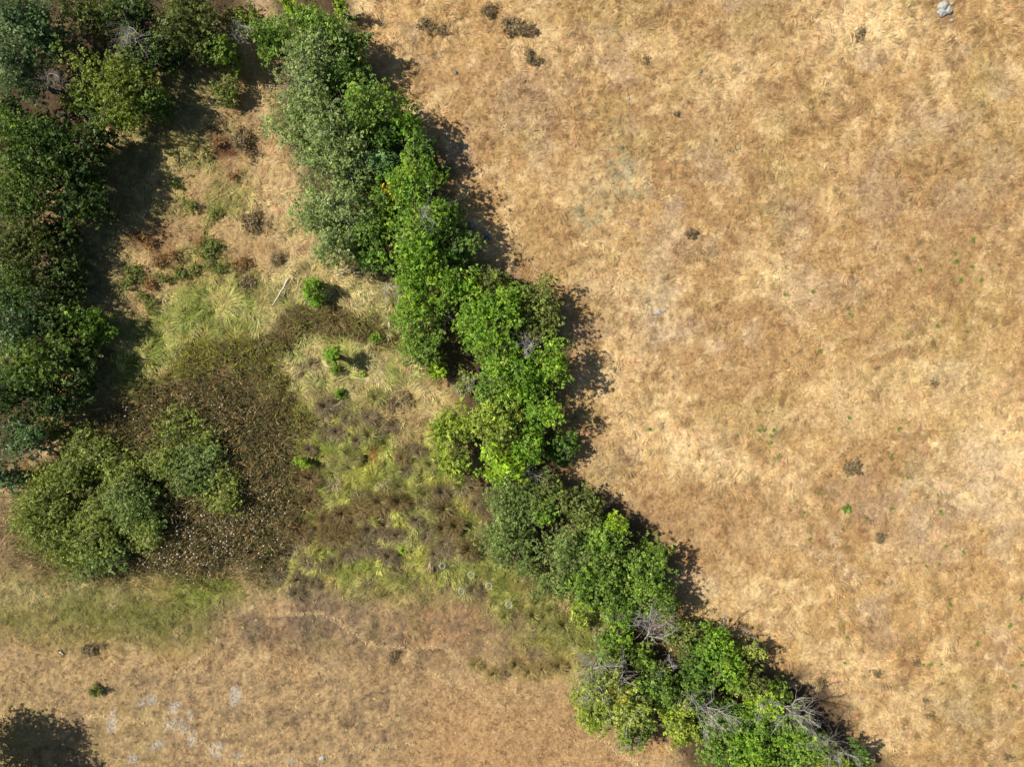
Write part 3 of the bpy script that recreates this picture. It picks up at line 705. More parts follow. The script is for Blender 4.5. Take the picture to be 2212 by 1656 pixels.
# ---- the hedgerow, from the top edge down: u, v, r, height, kind, label
HEDGE = [
    (625, 12, 24, 4.5, 'lime', 'small vivid green treetop cut by the top edge, left end of the hedgerow', {}),
    (731, 8, 17, 4.0, 'lime', 'narrow vivid green tree at the top edge, right end of the hedgerow', {}),
    (580, 86, 46, 4.2, 'mid', 'green bush bulging out left of the topmost hedgerow trees', {'twig': 8}),
    (682, 62, 82, 5.8, 'mid', 'broad mid-green tree, first full crown of the hedgerow below the top edge', {'rv': 52}),
    (752, 100, 44, 4.6, 'dark', 'dark leafy tree on the field side of the topmost broad crown', {}),
    (680, 128, 68, 6.0, 'grey', 'pale grey-green domed tree, second down the hedgerow on its left flank', {'twig': 20}),
    (748, 160, 46, 4.6, 'dark', 'dark shaded tree tucked behind the second grey-green dome', {}),
    (664, 186, 70, 5.4, 'grey', 'twiggy grey-green tree with bare grey branches showing through', {'twig': 60, 'lai': 3.0, 'rv': 52}),
    (790, 225, 64, 6.6, 'mid', 'tall lighter tree standing up in the middle of the upper hedgerow', {'twig': 15}),
    (672, 256, 84, 6.2, 'grey', 'large grey-green tree bulging towards the left meadow in the upper hedgerow', {'twig': 30}),
    (720, 322, 84, 6.2, 'grey', 'large grey-green speckled tree with dark gaps, below the left bulge', {'twig': 30}),
    (876, 262, 46, 5.0, 'bright', 'bright green tree jutting right into the field shadow, upper hedgerow', {}),
    (905, 335, 42, 4.4, 'dark', 'dark green tree jutting right just below the upper bright one', {}),
    (826, 300, 46, 4.2, 'dark', 'dark recessed tree in the hollow between grey and bright upper crowns', {}),
    (834, 358, 40, 5.0, 'blue', 'small blue-green crown in the middle of the hedgerow above the yellow spray', {}),
    (888, 402, 62, 6.4, 'bright', 'bright green tree with a spray of yellow leaves on its left', {'spot': (828, 408, 13)}),
    (820, 430, 40, 5.0, 'mid', 'green crown wedged between the yellow-sprayed tree and the grey-green one', {}),
    (714, 458, 84, 5.6, 'grey', 'wide grey-green tree overhanging the pale left meadow grass', {'twig': 35, 'rv': 72}),
    (728, 532, 62, 4.8, 'grey', 'lower grey-green skirt tree above the fallen grey branch', {'twig': 25, 'rv': 42}),
    (796, 500, 44, 4.8, 'mid', 'shaded green tree in the hollow between the wide grey-green and tall bright crowns', {}),
    (806, 560, 36, 4.0, 'dark', 'dark tree in the hollow right of the lower grey-green skirt', {}),
    (770, 390, 46, 5.0, 'grey', 'grey-green crown filling the hedgerow left of the yellow spray', {'twig': 10}),
    (960, 470, 44, 4.6, 'dark', 'dark green tree facing the two dark boulders from above', {}),
    (906, 492, 72, 6.4, 'bright', 'tall bright tree with a bare grey spray at its top, left of the two boulders', {'twig': 25}),
    (986, 540, 48, 4.8, 'dark', 'dark green tree beside the lower of the two boulders', {}),
    (908, 578, 78, 6.0, 'bright', 'broad yellow-flecked green tree in the hedgerow below the bare spray', {'twig': 18}),
    (985, 618, 44, 5.0, 'bright', 'rounded bright tree closing the upper hedgerow, left of the olive willow', {}),
    (892, 664, 54, 4.8, 'bright', 'compact bright tree on the marsh side of the dark gap', {}),
    (906, 744, 58, 4.4, 'mid', 'mid-green tree on the marsh side below the compact bright one', {'twig': 10}),
    (938, 798, 26, 3.0, 'lime', 'small lime-green bush at the foot of the marsh-side trees', {}),
    (1066, 614, 48, 3.8, 'olive', 'olive willowy bush facing the field below the two boulders', {}),
    (1028, 682, 56, 5.6, 'bright', 'bright green tree right of the dark gap in the middle hedgerow', {}),
    (1088, 668, 54, 6.0, 'bright', 'tallest bright green tree of the middle hedgerow, upper right of the gap', {}),
    (1062, 742, 62, 5.8, 'bright', 'bright green tree under the small bleached dead branches', {'twig': 12}),
    (1160, 668, 58, 4.2, 'olive', 'dark olive willow bush bulging onto the field right of the bright trees', {'rv': 68}),
    (1186, 792, 50, 5.2, 'bright', 'bright green tree at the rightmost bulge of the middle hedgerow', {'rv': 58}),
    (1112, 806, 70, 5.8, 'bright', 'broad bright tree just above the yellow-green group', {}),
    (1062, 850, 46, 4.4, 'mid', 'green bush on the left of the hedgerow beside grey dead twigs', {'twig': 12}),
    (1170, 892, 48, 5.0, 'bright', 'green tree facing the field beside the dark shaded grass hollow', {}),
    (976, 925, 54, 4.6, 'yg', 'yellow-green bush reaching furthest left over the marsh', {'twig': 14}),
    (1066, 912, 58, 5.4, 'yg', 'yellow-green tree in the middle of the pale lower group', {'twig': 10}),
    (1138, 964, 46, 4.6, 'bright', 'bright green tree at the lower right of the yellow-green group', {}),
    (978, 1000, 44, 3.8, 'yg', 'thin yellow-green bush at the lower left of the pale group', {'lai': 3.0, 'twig': 10}),
    (1076, 1004, 50, 5.0, 'lime', 'lime-green tree at the foot of the pale group', {}),
    (1222, 955, 34, 2.6, 'dark', 'dark low bush in the shaded hollow on the field side', {}),
    (1112, 1088, 74, 4.6, 'willow', 'silvery willow bush at the top of the lower hedgerow, marsh side', {'twig': 8}),
    (1104, 1180, 66, 4.2, 'willow', 'silvery willow bush below the first, bordering the brown tussocks', {}),
    (1188, 1070, 48, 4.2, 'olive', 'dull olive bush with grey twigs beneath the lime-green tree', {'twig': 25}),
    (1180, 1102, 28, 4.8, 'bright', 'small bright crown poking out between the silvery willows', {}),
    (1262, 1100, 48, 3.8, 'olive', 'dark olive willow bush on the field side of the lower hedgerow', {}),
    (1332, 1130, 28, 4.0, 'lime', 'small lime-green crown on the field edge of the lower hedgerow', {}),
    (1300, 1180, 60, 5.0, 'mid', 'green tree below the small lime crown in the lower hedgerow', {}),
    (1226, 1190, 60, 4.8, 'willow', 'grey-green glossy bush in the middle of the lower hedgerow', {}),
    (1388, 1210, 50, 4.4, 'mid', 'deep green tree on the field side of the lower hedgerow', {}),
    (1282, 1256, 62, 4.8, 'mid', 'leafy green tree in the lower hedgerow above the swept straw tussocks', {}),
    (1190, 1260, 44, 3.4, 'willow', 'low grey willow bush at the left foot of the lower hedgerow', {}),
    (1402, 1270, 58, 4.8, 'mid', 'glossy green tree at the rounded field corner above the large dead tree', {}),
    (1336, 1302, 48, 4.0, 'mid', 'green tree ending the lower hedgerow left of the large dead tree', {'twig': 10}),
    (1268, 1310, 40, 2.8, 'yg', 'low straggling bush spilling left from the end of the lower hedgerow', {'lai': 2.8, 'twig': 10}),
    (1446, 1302, 30, 3.6, 'mid', 'small green bush hanging at the corner beside the dead crown', {}),
    (1340, 1366, 34, 3.4, 'bright', 'small green bush just left of the leaning dead trunk', {}),
    (1314, 1402, 40, 3.2, 'mid', 'dark green bush above the sparse tree with long bare limbs', {}),
    (1382, 1420, 34, 2.8, 'mid', 'shaded bush in the gap under the leaning dead tree', {'lai': 3.0}),
    (1470, 1374, 40, 3.4, 'olive', 'yellow-olive bush right of the leaning dead tree', {}),
    (1540, 1390, 50, 4.6, 'bright', 'bright leafy tree with the thin dead sapling at its right', {}),
    (1500, 1428, 46, 3.8, 'dark', 'dark shaded tree between the dead tree and the bright leafy pair', {}),
    (1560, 1446, 50, 4.8, 'bright', 'bright leafy tree below the one beside the thin dead sapling', {}),
    (1622, 1404, 30, 3.0, 'sparse', 'thin sparse bush on the field side of the bright leafy pair', {'lai': 1.6, 'twig': 12}),
    (1622, 1474, 44, 3.8, 'olive', 'olive bush on the field side, lower right of the bright leafy pair', {'twig': 8}),
    (1502, 1482, 44, 3.4, 'dark', 'dark bush in the deep gap of the lowest hedgerow section', {}),
    (1302, 1478, 66, 5.2, 'sparse', 'sparse yellow-green tree with long bare limbs at the lower hedgerow tip', {'lai': 2.6, 'twig': 50}),
    (1284, 1540, 46, 4.2, 'yg', 'yellow-green bush at the lowest left corner of the sparse group', {'twig': 14}),
    (1358, 1526, 52, 5.9, 'sparse', 'sparse tree with an orange-yellow spray in its middle', {'lai': 2.8, 'spot': (1343, 1512, 19), 'twig': 40}),
    (1426, 1478, 48, 4.4, 'mid', 'green tree between the sparse pair and the dark gap', {'twig': 16}),
    (1372, 1578, 40, 3.8, 'mid', 'green bush below the orange-yellow spray', {'twig': 20}),
    (1462, 1530, 36, 4.4, 'yg', 'upright yellow-green crown just left of the grey thicket of bare branches', {}),
    (1476, 1576, 36, 3.4, 'yg', 'lower yellow-green bush left of the grey thicket of bare branches', {}),
    (1560, 1556, 48, 3.6, 'mid', 'green bush underneath the grey thicket of bare branches', {}),
    (1645, 1512, 38, 4.4, 'lime', 'lime-yellow tree on the field side right of the grey thicket', {}),
    (1612, 1576, 50, 4.6, 'bright', 'bright tree right of the grey thicket in the lowest hedgerow', {'twig': 12}),
    (1550, 1612, 50, 4.0, 'mid', 'green tree at the lower edge below the grey thicket', {}),
    (1626, 1636, 56, 4.6, 'bright', 'bright green tree cut by the bottom edge, left of the bare limbs', {}),
    (1680, 1502, 30, 3.6, 'mid', 'small green bush on the field side above the spreading bare limbs', {'twig': 12}),
    (1686, 1566, 48, 4.8, 'bright', 'bright green tree under the spreading bare limbs near the bottom', {'twig': 14}),
    (1736, 1608, 54, 4.6, 'mid', 'leafy tree right of the spreading bare limbs near the bottom edge', {'twig': 20}),
    (1700, 1652, 50, 4.2, 'mid', 'leafy tree cut by the bottom edge under the bare limbs', {}),
    (1790, 1646, 46, 4.0, 'yg', 'yellow-green bush at the bottom edge beside grey twigs', {'twig': 25}),
    (1852, 1640, 32, 3.2, 'dark', 'small dark bush, rightmost of the hedgerow at the bottom edge', {}),
]
for (u, v, rp, h, kind, label, kw) in HEDGE:
    big = h >= 4.0
    nm = ('willow_bush' if kind in ('willow', 'olive') and not big else 'hedgerow_bush' if not big else 'hedgerow_tree')
    if kind == 'willow': nm = 'willow_bush'
    plant(nm, 'tree' if big else 'bush', u, v, rp * 1.05, h, kind, label, group='trees and bushes of the hedgerow', **kw)

# ---- the wood along the left edge
WOOD = [
    (48, 58, 86, 10.0, 'blue', 'big blue-green broadleaf tree filling the top left corner', {}),
    (40, 150, 66, 9.0, 'blue', 'blue-green tree under the corner tree at the left edge', {'twig': 12}),
    (110, 85, 46, 7.0, 'blue', 'blue-green spreading limb tree right of the corner tree', {'lai': 3.0}),
    (190, 28, 56, 7.0, 'olive', 'olive-yellow tree at the top edge between two dark ones', {}),
    (290, 30, 62, 7.0, 'dark', 'dark green tree at the top edge beside the olive-yellow one', {}),
    (412, 42, 80, 7.5, 'olive', 'large olive-green tree at the top edge of the wood', {'twig': 10}),
    (440, 100, 42, 5.0, 'olive', 'olive bush below the large olive tree at the wood edge', {'twig': 8}),
    (482, 114, 40, 5.0, 'bright', 'bright green bush at the corner where wood meets upper meadow', {'rv': 46}),
    (524, 40, 34, 3.6, 'yg', 'yellowish bush at the top edge next to the hedgerow', {'lai': 3.0, 'twig': 12}),
    (360, 100, 52, 6.0, 'dark', 'dark tree in shade left of the bright corner bush', {}),
    (300, 110, 46, 5.5, 'dark', 'dark tree behind the big yellow-green crown', {}),
    (250, 188, 84, 8.0, 'yg', 'big yellow-green tree jutting from the wood over the shaded meadow', {'rv': 92}),
    (318, 220, 44, 5.5, 'mid', 'shaded green tree on the meadow side of the big yellow-green crown', {}),
    (180, 215, 40, 5.0, 'mid', 'small green tree left of the big yellow-green crown', {}),
    (208, 292, 50, 6.0, 'dark', 'dark shaded tree just below the big yellow-green crown', {}),
    (20, 240, 44, 5.0, 'dark', 'dark low tree in the gap at the left edge', {}),
    (58, 320, 96, 10.0, 'mid', 'largest domed green tree at the left edge of the wood', {}),
    (150, 330, 78, 8.0, 'dark', 'dark shaded tree right of the largest domed tree', {}),
    (172, 420, 66, 6.6, 'dark', 'dark tree facing the meadow below the largest dome', {}),
    (45, 425, 72, 8.5, 'mid', 'tall green tree directly below the largest dome at the left edge', {}),
    (48, 530, 72, 6.8, 'olive', 'dull olive tree at the left edge halfway down the wood', {}),
    (128, 505, 56, 4.6, 'dark', 'dark tree halfway down the wood facing the brown meadow patch', {}),
    (26, 608, 66, 7.0, 'mid', 'green tree at the left edge below the dull olive one', {}),
    (132, 605, 60, 4.8, 'dark', 'dark olive tree in shade beside the rusty meadow patch', {}),
    (34, 688, 76, 7.6, 'blue', 'blue-tinged green tree at the left edge level with the long grass', {}),
    (192, 700, 46, 5.0, 'bright', 'bright green bush on the wood edge beside the long green grass', {}),
    (124, 690, 58, 5.4, 'dark', 'very dark tree between the bright bush and the left edge trees', {}),
    (78, 768, 78, 8.0, 'mid', 'broad green tree in the lower wood', {}),
    (160, 786, 58, 6.0, 'dark', 'dark tree at the lower wood edge above the reed bed', {}),
    (30, 850, 70, 8.0, 'dark', 'dark tree at the left edge of the lower wood', {}),
    (120, 868, 58, 6.0, 'dark', 'dark tree at the lower wood next to the reed bed corner', {}),
    (52, 945, 54, 6.0, 'blue', 'blue-green tree at the lowest part of the wood', {}),
    (112, 930, 24, 3.0, 'yg', 'small pale green bush between wood and silvery thicket', {}),
    (12, 1030, 42, 5.0, 'blue', 'pale blue-green tree at the left edge, last of the wood', {}),
]
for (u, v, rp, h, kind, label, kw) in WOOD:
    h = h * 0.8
    plant('woodland_tree' if h > 4 else 'woodland_bush', 'tree' if h > 4 else 'bush', u, v, rp * 1.04, h, kind, label, group='trees of the wood on the left', shade=(0.50 if kind == 'dark' else 0.66), **{'lai': 3.1, **kw})  # shade of the wood's unlit sides is multiplied into its leaf colours
# the tree beyond the lower left corner whose shadow falls into the field
for (u, v, rp, h, label) in ((-120, 1662, 92, 8.5, 'broad tree beyond the lower left corner casting its shadow into the field'),
                             (-15, 1775, 88, 7.5, 'second tree below the lower left corner, its shadow crossing the bottom edge')):
    plant('field_tree', 'tree', u, v, rp, h, 'mid', label, lai=6.5)

# ---- the willow thicket in the reed bed
THICKET = [
    (186, 984, 58, 4.6, 'marshw', 'olive willow at the top left of the thicket beside the wood'),
    (88, 1082, 70, 5.2, 'marshw', 'yellow-green willow dome at the left end of the thicket'),
    (100, 1148, 60, 4.6, 'marshw', 'yellow-green willow below the left dome of the thicket'),
    (262, 1030, 56, 4.8, 'marshw', 'olive willow in the upper middle of the thicket'),
    (290, 1088, 62, 5.2, 'willow', 'pale silvery willow at the centre of the thicket'),
    (320, 1138, 46, 4.4, 'marshw', 'green willow at the lower right of the thicket centre'),
    (196, 1140, 56, 4.4, 'marshw', 'olive willow between the left dome and the thicket centre'),
    (226, 1196, 50, 3.6, 'willow', 'blue-grey willow at the bottom of the thicket'),
    (388, 932, 58, 3.4, 'marshw', 'yellow-flecked willow standing apart at the top right of the reed bed'),
    (424, 1008, 56, 3.8, 'willow', 'grey-green willow right of the thicket centre'),
    (482, 1060, 44, 3.6, 'marshw', 'olive willow at the right end of the thicket among seed heads'),
    (140, 1040, 50, 4.2, 'marshw', 'low olive willow between the left dome and the wood-side willow'),
    (240, 1110, 46, 4.2, 'marshw', 'low olive willow in the dip left of the silvery centre'),
    (160, 1200, 46, 3.2, 'marshw', 'low olive willow at the bottom left skirt of the thicket'),
    (440, 960, 34, 2.6, 'marshw', 'small loose willow between the yellow-flecked and grey-green ones'),
    (352, 1000, 44, 4.0, 'marshw', 'small olive willow between thicket centre and yellow-flecked one'),
]
for (u, v, rp, h, kind, label) in THICKET:
    plant('willow_bush', 'bush', u, v, rp * 1.17, h * 0.62, kind, label, group='willows in the reed bed', twig=10, lai=(1.6 if 'apart' in label else None))

# ---- lone bushes and saplings
plant('round_bush', 'bush', 676, 627, 27, 2.6, 'bright', 'lone round bright green bush in the swept pale grass', low=-0.8, lai=7.0)
plant('sapling', 'sapling', 716, 766, 20, 3.0, 'bright', 'lone bright green sapling with a round shadow in the pale grass', flat=0.7, low=-0.6, lai=6.0)
plant('leafy_shoot', 'bush', 724, 798, 13, 1.5, 'bright', 'small leafy shoot just below the lone sapling', lai=2.6)
plant('leafy_shoot', 'bush', 784, 806, 6, 0.7, 'lime', 'tiny lime-green shoot in the shadow tip of the lone sapling')
plant('leafy_shoot', 'bush', 815, 729, 17, 1.0, 'bright', 'bright green leafy clump in the brown rushes near the hedgerow', rv=9)
plant('leafy_shoot', 'bush', 654, 994, 15, 1.4, 'lime', 'vivid lime-green bush at the right edge of the reed bed')
plant('leafy_shoot', 'bush', 868, 1188, 7, 0.7, 'lime', 'tiny vivid lime plant among the brown tussocks')
plant('leafy_shoot', 'bush', 735, 850, 14, 0.9, 'bright', 'green leafy plant above the first dark tussocks of the marsh', lai=2.6)
plant('low_bush', 'bush', 205, 1492, 19, 0.9, 'olive', 'small olive-green bush alone in the lower left stubble', rv=11, ang=0.6)
plant('low_bush', 'bush', 494, 196, 30, 1.8, 'olive', 'olive scrubby bush in the upper meadow left of the hedgerow', rv=38, twig=8)
plant('low_bush', 'bush', 520, 300, 26, 1.0, 'scrub', 'dark brown scrubby patch in the upper meadow', rv=32, lai=3.0)
plant('low_bush', 'bush', 1003, 824, 34, 1.6, 'sparse', 'straggling bush with grey twigs at the left foot of the middle hedgerow', lai=2.0, twig=25)
plant('low_bush', 'bush', 1205, 1500 - 520, 30, 1.4, 'dark', 'dark weedy bush in the shade right of the yellow-green group', lai=3.0)

HERBS = [
    (300, 512, 16, 'rust', 'upper rusty-brown herb clump of the left meadow beside the wood shadow'), (324, 528, 18, 'rust', 'second rusty-brown herb clump of the left meadow, below the upper one'),
    (345, 562, 20, 'rust', 'broad rusty-brown herb clump in the middle of the left meadow'), (370, 552, 17, 'rust', 'rusty-brown herb clump right of the broad rusty one'),
    (325, 614, 17, 'rust', 'rusty-brown herb clump near the long green grass of the left meadow'), (436, 524, 15, 'rust', 'rusty clump alone below the olive patches of the left meadow'),
    (525, 570, 20, 'rust', 'rusty-brown clump right of the large olive herb mound'), (455, 545, 32, 'olive', 'large olive herb mound in the left meadow above the long green grass'),
    (290, 590, 22, 'olive', 'yellow-green leafy clump on the left meadow beside the wood shadow'), (276, 610, 18, 'olive', 'leafy clump at the left end of the meadow next to the bright wood bush'),
    (382, 594, 20, 'olive', 'olive herb clump between the broad rusty clump and the long green grass'), (412, 582, 17, 'olive', 'olive herb clump right of another above the long green grass'),
    (410, 446, 18, 'olive', 'upper olive herb clump of the left meadow'), (463, 464, 16, 'olive', 'small olive herb clump left of the round dark brown bush'),
    (325, 660, 18, 'olive', 'olive herb clump at the left tip of the long green grass'), (306, 640, 15, 'olive', 'small olive herb clump left of the long green grass'),
    (350, 600, 15, 'olive', 'small olive clump between the rusty ones'), (475, 578, 18, 'olive', 'olive clump touching the large olive herb mound from below'),
    (528, 610, 24, 'scrub', 'grey-brown clump right of the long green grass'), (600, 560, 16, 'scrub', 'dark clump above the fallen pale pole'),
    (540, 330, 18, 'scrub', 'dark brown clump at the lower end of the upper meadow scrub'), (505, 380, 13, 'rust', 'small rusty clump alone in the upper middle meadow'),
    (380, 400, 15, 'olive', 'olive tuft beside the upper wood shadow on the meadow'), (470, 310, 14, 'rust', 'small brown clump left of the upper meadow scrub'),
]
for (u, v, rp, kind, label) in HERBS:
    plant('herb_clump', 'plant', u, v, rp * 1.1, 0.55, kind, label, low=-0.1, lai=1.5, size=0.85, trunk_r=0.012, group='herb clumps of the left meadow')
SCRUB = [
    (1110, 60, 26, .85, 'larger of two touching grey-brown bushes near the top of the field'),
    (1141, 67, 17, .7, 'smaller of two touching grey-brown bushes near the top of the field'),
    (1144, 124, 20, .75, 'grey-brown bush below the touching pair in the upper field'),
    (918, 56, 19, .6, 'faded brown bush right of the topmost hedgerow shadow'),
    (954, 68, 15, .45, 'small faded brown bush right of another near the top of the field'),
    (1056, 22, 20, .6, 'grey-brown bush close to the top edge left of the touching pair'),
    (545, 476, 29, .95, 'round dark brown bush alone in the left meadow'),
    (1856, 76, 15, .35, 'low grey-brown scrub patch beside the palest straw'),
    (1396, 132, 10, .4, 'small dark bush alone in the upper middle field'),
    (1840, 1010, 22, .45, 'wide dark scrub patch in the right field'),
    (1900, 1160, 13, .5, 'dark bush below the wide scrub patch of the right field'),
    (1775, 1478, 13, .6, 'round dark bush beside the hedgerow end in the lower field'),
    (1893, 1456, 12, .5, 'dark bush in the lower right field, upper of the scattered ones'),
    (1978, 1432, 11, .4, 'faint dark bush right of another in the lower right field'),
    (2000, 1515, 10, .45, 'upper of two dark bushes close together near the lower right'),
    (2010, 1547, 10, .45, 'lower of two dark bushes close together near the lower right'),
    (2178, 1636, 11, .45, 'dark bush close to the bottom right corner'),
    (1493, 502, 15, .45, 'dark scrubby bush alone in the middle of the field'),
    (1464, 244, 10, .4, 'small dark bush in the upper field above the grey-green patch'),
    (849, 1417, 16, .6, 'dark grey-brown bush on the dull brown belt at the bottom'),
    (1090, 1449, 15, .6, 'dark bush in the straw grass left of the lower hedgerow tip'),
    (188, 1400, 19, .6, 'round grey lichen-coloured bush in the lower left sward'),
    (219, 1392, 9, .4, 'small grey bush right of the round grey one, lower left'),
    (848, 878, 17, .8, 'round blue-grey bush on the pale straw by the hedgerow, lower of a pair'),
    (876, 860, 16, .7, 'round blue-grey bush on the pale straw by the hedgerow, upper of a pair'),
    (2018, 828, 10, .4, 'faint dark bush in the right field among pale streaks'),
]
for (u, v, rp, h, label) in SCRUB:
    plant('scrub_bush', 'bush', u, v, rp * 1.05, h * 0.6, 'scrub', label, low=-0.1, lai=(2.2 if rp > 12 else 1.1), size=0.9, trunk_r=0.012)

# ---- rush tussocks: six shapes shared by all of them
def tussock_mesh(kind, seed):
    r = np.random.default_rng(seed)
    n = 520
    pal = {'brown': [(0.245, 0.165, 0.075), (0.18, 0.13, 0.055), (0.31, 0.22, 0.10), (0.16, 0.135, 0.04)],
           'grey': [(0.24, 0.185, 0.105), (0.18, 0.145, 0.08), (0.32, 0.25, 0.15), (0.15, 0.125, 0.06)],
           'olive': [(0.20, 0.15, 0.05), (0.15, 0.15, 0.04), (0.24, 0.18, 0.08), (0.12, 0.09, 0.04)],
           'tan': [(0.42, 0.32, 0.13), (0.33, 0.27, 0.10), (0.48, 0.37, 0.17), (0.26, 0.22, 0.08)],
           'straw': [(0.33, 0.31, 0.10), (0.24, 0.265, 0.065), (0.40, 0.35, 0.15), (0.20, 0.215, 0.05)]}[kind]
    a = r.uniform(0, 6.283, n); rad = np.abs(r.normal(0, 0.24, n))
    c = np.array(pal)[r.integers(0, 4, n)] * np.exp(r.normal(0, 0.2, n))[:, None]
    ln = r.uniform(0.45, 1.1, n)
    V, q, t, C = blades(np.cos(a) * rad, np.sin(a) * rad, np.zeros(n), a + r.normal(0, 0.35, n), ln, r.uniform(0.3, 0.9, n) * (1.2 - 0.55 * ln),
                        r.uniform(0.016, 0.042, n), c, r.normal(0, 0.6, n), r, tip_lift=r.uniform(0.3, 1.3, n))
    me = np_mesh('tussock_' + kind, V, [q, t], C)
    me.materials.append(M_BLADE)
    return me
TUS = {k: [tussock_mesh(k, 500 + 10 * i + j) for j in range(3)] for i, k in enumerate(('brown', 'grey', 'olive', 'straw', 'tan'))}
def tussock(u, v, rpx, kind, label, group):
    x, y = P(u, v, 0.3)
    o = bpy.data.objects.new('rush_tussock', TUS[kind][rng.integers(3)])
    col.objects.link(o)
    s = rpx * S / 0.95
    o.location = (x, y, float(ground_z(x, y)) - 0.03)
    o.rotation_euler = (rng.normal(0, .08), rng.normal(0, .08), rng.uniform(0, 6.28))
    o.scale = (s * rng.uniform(.85, 1.15), s * rng.uniform(.85, 1.15), max(s, 0.55) * rng.uniform(.8, 1.1))
    tag(o, label, 'tussock', group)
def c6(*pts): return [(553 + a / 4.0, 828 + b / 4.0) for a, b in pts]
def c4(*pts): return [(553 + a / 4.0, 414 + b / 4.0) for a, b in pts]
SETS = [
    ('grey', 20, c6((590, 200), (700, 170)), ('left of two side-by-side grey tussocks at the top of the marsh', 'right of two side-by-side grey tussocks at the top of the marsh')),
    ('grey', 19, c6((790, 300), (980, 290), (1070, 370), (1180, 350)), ('lone grey tussock left of the brown tussock trio on the straw', 'upper left tussock of the brown trio on the straw', 'middle tussock of the brown trio on the straw', 'right tussock of the brown trio on the straw')),
    ('grey', 16, c6((560, 440), (690, 420), (870, 490), (460, 570)), ('small grey tussock nearest the reed bed in the upper marsh', 'small grey tussock in the leafy weeds of the upper marsh', 'dark grey tussock below the weeds of the upper marsh', 'dark tussock touching the reed bed above the lime bush')),
    ('grey', 18, c6((1330, 570), (1410, 590), (1290, 750)), ('left of two paired grey tussocks beside the yellow-green trees', 'right of two paired grey tussocks beside the yellow-green trees', 'large grey tussock below the pair beside the yellow-green trees')),
    ('brown', 17, c6((1265, 650),), ('small brown tussock between the grey pair and the large grey one',)),
    ('olive', 27, c6((1630, 1090),), ('spiky olive rosette tussock, upper one beside the silvery willows',)),
    ('olive', 29, c6((1850, 1430),), ('large spiky olive rosette tussock at the foot of the silvery willows',)),
    ('olive', 21, c6((1610, 1250),), ('olive tussock between the two spiky rosettes',)),
    ('brown', 24, c6((1725, 1230),), ('tall rusty tussock just left of the silvery willows',)),
    ('brown', 26, c6((1060, 1030), (1230, 1020)), ('left of two big brown tussocks in the middle of the marsh', 'right of two big brown tussocks in the middle of the marsh')),
]
for kind, rp, pts, labels in SETS:
    for i, (u, v) in enumerate(pts):
        tussock(u, v, rp, kind, labels[i], 'rush tussocks of the marsh')
ORD = ['uppermost', 'second from top', 'third from top', 'fourth from top', 'fifth from top', 'sixth from top', 'seventh from top', 'eighth from top', 'ninth from top']
LIKE = [
    ('brown', 22, c6((470, 820), (370, 830), (470, 1010), (350, 1040), (590, 1170), (270, 1230), (340, 1270), (400, 1300), (590, 1340)), 'of the brown tussocks along the right edge of the reed bed'),
    ('brown', 24, c6((740, 1130), (780, 1290), (690, 1330), (830, 1310), (640, 1290), (900, 1090)), 'of the dark brown tussocks clumped at the heart of the marsh'),
    ('grey', 21, c6((880, 970), (970, 1270), (930, 1400), (1000, 1440), (820, 1470), (760, 1500), (1090, 1300), (1220, 1320)), 'of the grey tussocks in the dark lower clump of the marsh'),
    ('grey', 21, c6((1460, 1030), (1600, 940), (1780, 880), (1900, 1050), (1500, 1260), (1480, 1330), (1620, 1380), (1380, 1180)), 'of the grey-brown tussocks left of the silvery willows'),
    ('grey', 17, c6((660, 1550), (590, 1580), (440, 1540), (250, 1440), (1200, 1610), (1140, 1500), (1540, 1480), (1640, 1440)), 'of the small grey tussocks in the yellow-green lower marsh fringe'),
    ('grey', 19, [(600, 1246), (643, 1254), (678, 1260), (638, 1282), (598, 1234)], 'of the grey tussocks where the marsh meets the dull brown belt'),
    ('straw', 22, c6((1450, 950), (1230, 900), (990, 960), (650, 780), (700, 690), (1500, 700), (1040, 120), (820, 230)), 'of the yellow-green grass mops between the dark tussocks'),
    ('straw', 22, [(1280, 1352), (1252, 1345), (1190, 1320), (1160, 1300), (1216, 1350), (1150, 1330), (1180, 1360), (1092, 1330), (1240, 1380)], 'of the swept straw-green tussocks below the lower hedgerow'),
    ('tan', 19, [(1206, 1440), (1172, 1446), (1142, 1452), (1112, 1436), (1066, 1456), (1026, 1438)], 'of the straw tussocks in the row beside the sparse lower trees'),
    ('straw', 20, c6((850, 640), (810, 600), (980, 450), (1010, 410)), 'of the green grass mops near the rusty bare spot in the marsh'),
]
for kind, rp, pts, label in LIKE:
    for k_, (u, v) in enumerate(sorted(pts, key=lambda p: p[1])):
        tussock(u, v, rp * rng.uniform(.8, 1.15), kind, ORD[k_] + ' ' + label, 'tussocks: ' + label[7:])
for i, (u, v) in enumerate(c4((430, 1050), (690, 1130), (560, 1130), (250, 1150), (900, 1240), (1230, 1270))):
    tussock(u, v, (20, 27, 22, 24, 20, 16)[i], ('olive', 'brown', 'olive', 'brown', 'brown', 'brown')[i],
            ('olive-brown tussock left of the biggest one in the wet channel', 'biggest brown tussock in the wet channel below the lone round bush', 'green-tinged tussock between two brown ones in the wet channel',
             'brown tussock at the bend of the wet channel', 'brown tussock in the wet channel left of the leafy clump', 'brown tussock where the wet channel meets the hedgerow')[i], 'tussocks of the wet channel')
tussock(675, 786, 15, 'grey', 'right of two small grey tussocks left of the lone sapling', 'tussocks left of the sapling')
tussock(643, 794, 15, 'grey', 'left of two small grey tussocks left of the lone sapling', 'tussocks left of the sapling')
tussock(1023, 1274, 19, 'grey', 'dark shadowed tussock between the pale wire hoops', None)
tussock(597, 560, 15, 'grey', 'small dark tussock in the meadow above the fallen grey pole', None)
tussock(577, 845, 24, 'straw', 'tan mop of grass at the top right corner of the reed bed', None)

